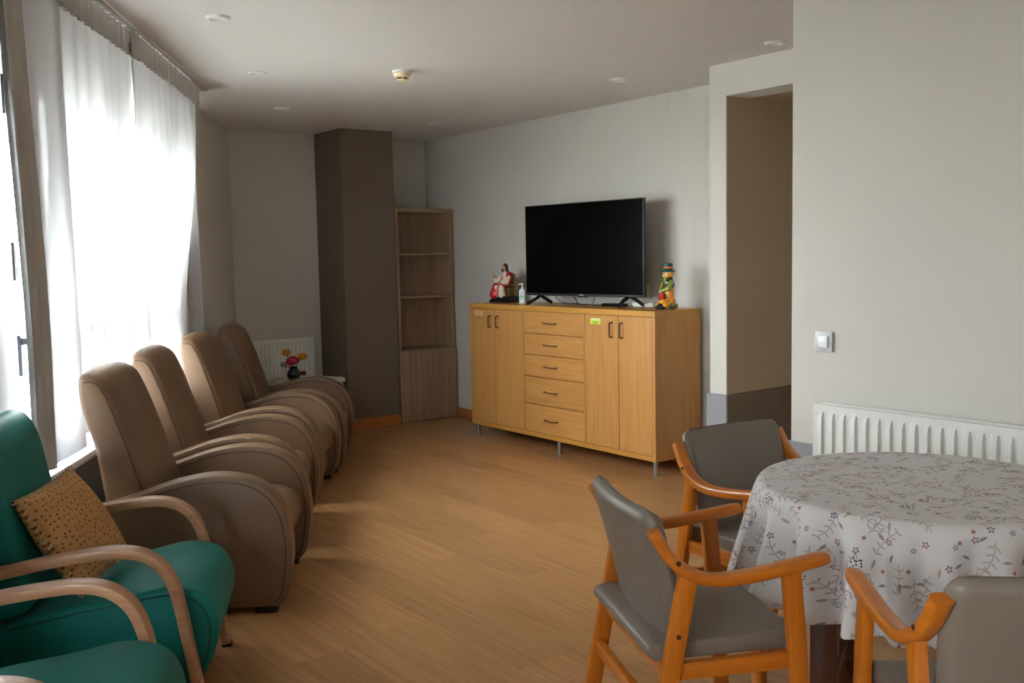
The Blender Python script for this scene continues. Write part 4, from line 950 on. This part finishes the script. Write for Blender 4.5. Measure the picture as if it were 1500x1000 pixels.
for k, (r_, z_) in enumerate(prof):
    ring = []
    for i in range(NA):
        th = 2*math.pi*i/NA; f = max(0, (k-5)/nd); fv, hh = fold(th)
        rr = r_+0.105*f**0.9*fv; zz_ = z_+(0.022*f*fv*0.6-0.012*math.sin(2*th+0.8)*f)
        v = bm.verts.new((rr*math.cos(th), rr*math.sin(th), zz_)); uvs[v] = (arcs[k]*math.cos(th), arcs[k]*math.sin(th)); ring.append(v)
    rings.append(ring)
for k in range(len(rings)-1):
    for i in range(NA): bm.faces.new((rings[k][i], rings[k][(i+1) % NA], rings[k+1][(i+1) % NA], rings[k+1][i]))
bm.faces.new(rings[0])
for f in bm.faces:
    for lp in f.loops: lp[uvl].uv = uvs[lp.vert]
tag(fin('tablecloth', bm, cloth_mat(), smooth=180, loc=TC), 'white cotton tablecloth with small flower print over the round table', 'tablecloth')

# ------------------------------------------------------------------ dining chairs
def make_dining():
    t = thing('dining_chair', '', 'chair', group='dining chairs round the table')
    for s in (-1, 1):
        bm = bmesh.new()
        path = cat_rom([(0.200, s*0.240, 0.668), (0.10, s*0.243, 0.654), (0.0, s*0.245, 0.642), (-0.09, s*0.245, 0.640), (-0.155, s*0.244, 0.662), (-0.201, s*0.238, 0.703), (-0.238, s*0.232, 0.764)], 6)
        n_ = len(path); sc = [0.80 if i == 0 else 0.95 if i == 1 else 1.0 for i in range(n_)]
        add_sweep(bm, path, rrect(0.042, 0.030, 0.010, 3), Vector((0.2, 0, 1)), sc)
        a = fin('armrest', bm, BEECHX, t, smooth=50)
        for px, pz in ((-0.185, 0.690),): 
            lathe('screw_cap', [(0, 0), (0.006, 0), (0.006, 0.002), (0, 0.002)], SEAM, a, 10).matrix_local = Matrix.Translation((px, s*0.2605, pz)) @ Matrix.Rotation(R(-90*s), 4, 'X')
        bm = bmesh.new(); add_sweep(bm, [(0.105, s*0.243, 0.645), (0.122, s*0.243, 0.45), (0.150, s*0.243, 0.0)], rrect(0.046, 0.028, 0.006, 2), Vector((0, s, 0.0))); 
        fin('front_leg', bm, BEECH, t)
        bm = bmesh.new(); add_sweep(bm, [(-0.155, s*0.243, 0.655), (-0.205, s*0.243, 0.40), (-0.285, s*0.243, 0.0)], rrect(0.046, 0.028, 0.006, 2), Vector((0, s, 0.0)))
        rl = fin('rear_leg', bm, BEECH, t)
        lathe('screw_cap', [(0, 0), (0.006, 0), (0.006, 0.002), (0, 0.002)], SEAM, rl, 10).matrix_local = Matrix.Translation((-0.184, s*0.2565, 0.515)) @ Matrix.Rotation(R(-90*s), 4, 'X')
        box('side_rail', (-0.18, 0.11, s*0.236-0.011, s*0.236+0.011, 0.405, 0.446), BEECHX, t, 0.003)
        bm = bmesh.new()
    box('front_rail', (0.105, 0.127, -0.226, 0.226, 0.40, 0.446), BEECHX, t, 0.003)
    box('rear_rail', (-0.212, -0.190, -0.226, 0.226, 0.405, 0.446), BEECHX, t, 0.003)
    box('stretcher', (-0.238, -0.216, -0.230, 0.230, 0.285, 0.325), BEECHX, t, 0.003)
    seat = cat_rom([(-0.232, 0.447), (-0.246, 0.464), (-0.230, 0.488), (-0.12, 0.490), (0.0, 0.490), (0.10, 0.492), (0.138, 0.486), (0.150, 0.466), (0.138, 0.448)], 5)
    bm = bmesh.new(); add_prism(bm, [(p[0], p[1]) for p in seat]+[(0.1, 0.4465), (-0.15, 0.4465)], -0.222, 0.222, 0.018, 3)
    for v in bm.verts:
        if v.co.z > 0.472: v.co.z -= 0.012*(1-(v.co.y/0.222)**2)*max(0, 1-abs(v.co.x+0.02)/0.22)
    fin('seat', bm, GREYL, t, smooth=60)
    # slightly hollowed backrest
    bm = bmesh.new(); nu, nv = 28, 24; th = 0.022; grid = {}
    for sd in (0, 1):
        for i in range(nu+1):
            for j in range(nv+1):
                u, v = i/nu*2-1, j/nv
                wy = 0.221*(0.92+0.08*min(1, v*1.4)); z = 0.455+0.348*v
                cx = -0.168-0.085*v**1.15
                rc = max(0, abs(u)-0.86)/0.14; tcn = max(0, v-0.90)/0.10; bcn = max(0, 0.06-v)/0.06
                q = math.sqrt(max(0.0, 1-rc*rc))*math.sqrt(max(0.0, 1-max(tcn, bcn)**2))
                y_ = u*wy
                rr_ = 0.034
                for zc, sg in ((0.803-rr_, 1), (0.455+rr_, -1)):
                    ca_, cb_ = (abs(y_)-(wy-rr_))/rr_, sg*(z-zc)/rr_
                    if ca_ > 0 and cb_ > 0:
                        na, nb = ca_*math.sqrt(max(0, 1-cb_*cb_/2)), cb_*math.sqrt(max(0, 1-ca_*ca_/2))
                        y_ = math.copysign(wy-rr_+na*rr_, u); z = zc+sg*nb*rr_
                hollow = 0.022*(u*u)
                grid[(sd, i, j)] = bm.verts.new((cx+hollow+(1 if sd == 0 else -1)*(0.004+th*q), y_, z))
    for sd in (0, 1):
        for i in range(nu):
            for j in range(nv):
                bm.faces.new((grid[(sd, i, j)], grid[(sd, i+1, j)], grid[(sd, i+1, j+1)], grid[(sd, i, j+1)]))
    for i in range(nu):
        for j in (0, nv): bm.faces.new((grid[(0, i, j)], grid[(0, i+1, j)], grid[(1, i+1, j)], grid[(1, i, j)]))
    for j in range(nv):
        for i in (0, nu): bm.faces.new((grid[(0, i, j)], grid[(0, i, j+1)], grid[(1, i, j+1)], grid[(1, i, j)]))
    bk = fin('backrest', bm, GREYL, t, smooth=70)
    pts = []
    for i in range(nu+1):
        u = i/nu*2-1; pts.append((-0.253+0.022*u*u*0.72, u*0.186, 0.8035))
    tube('piping', pts, 0.0022, mat('grey_seam', rgb(96, 88, 80), 0.6), bk, 6)
    return t
dch = make_dining()
for i, (x, y, a, l) in enumerate(((-1.679, 1.889, 64.9, 'orange wood dining chair with grey leather seat in front, turned sideways'), (-1.998, 2.600, -5.7, 'orange wood dining chair behind the table facing the camera'),
                                  (-0.967, 1.987, 143.3, 'orange wood dining chair at the bottom right seen from behind'))):
    o = dch if i == 0 else copy_tree(dch)
    o.location = (x, y, 0); o.rotation_euler = (0, 0, R(a)); o['label'] = l
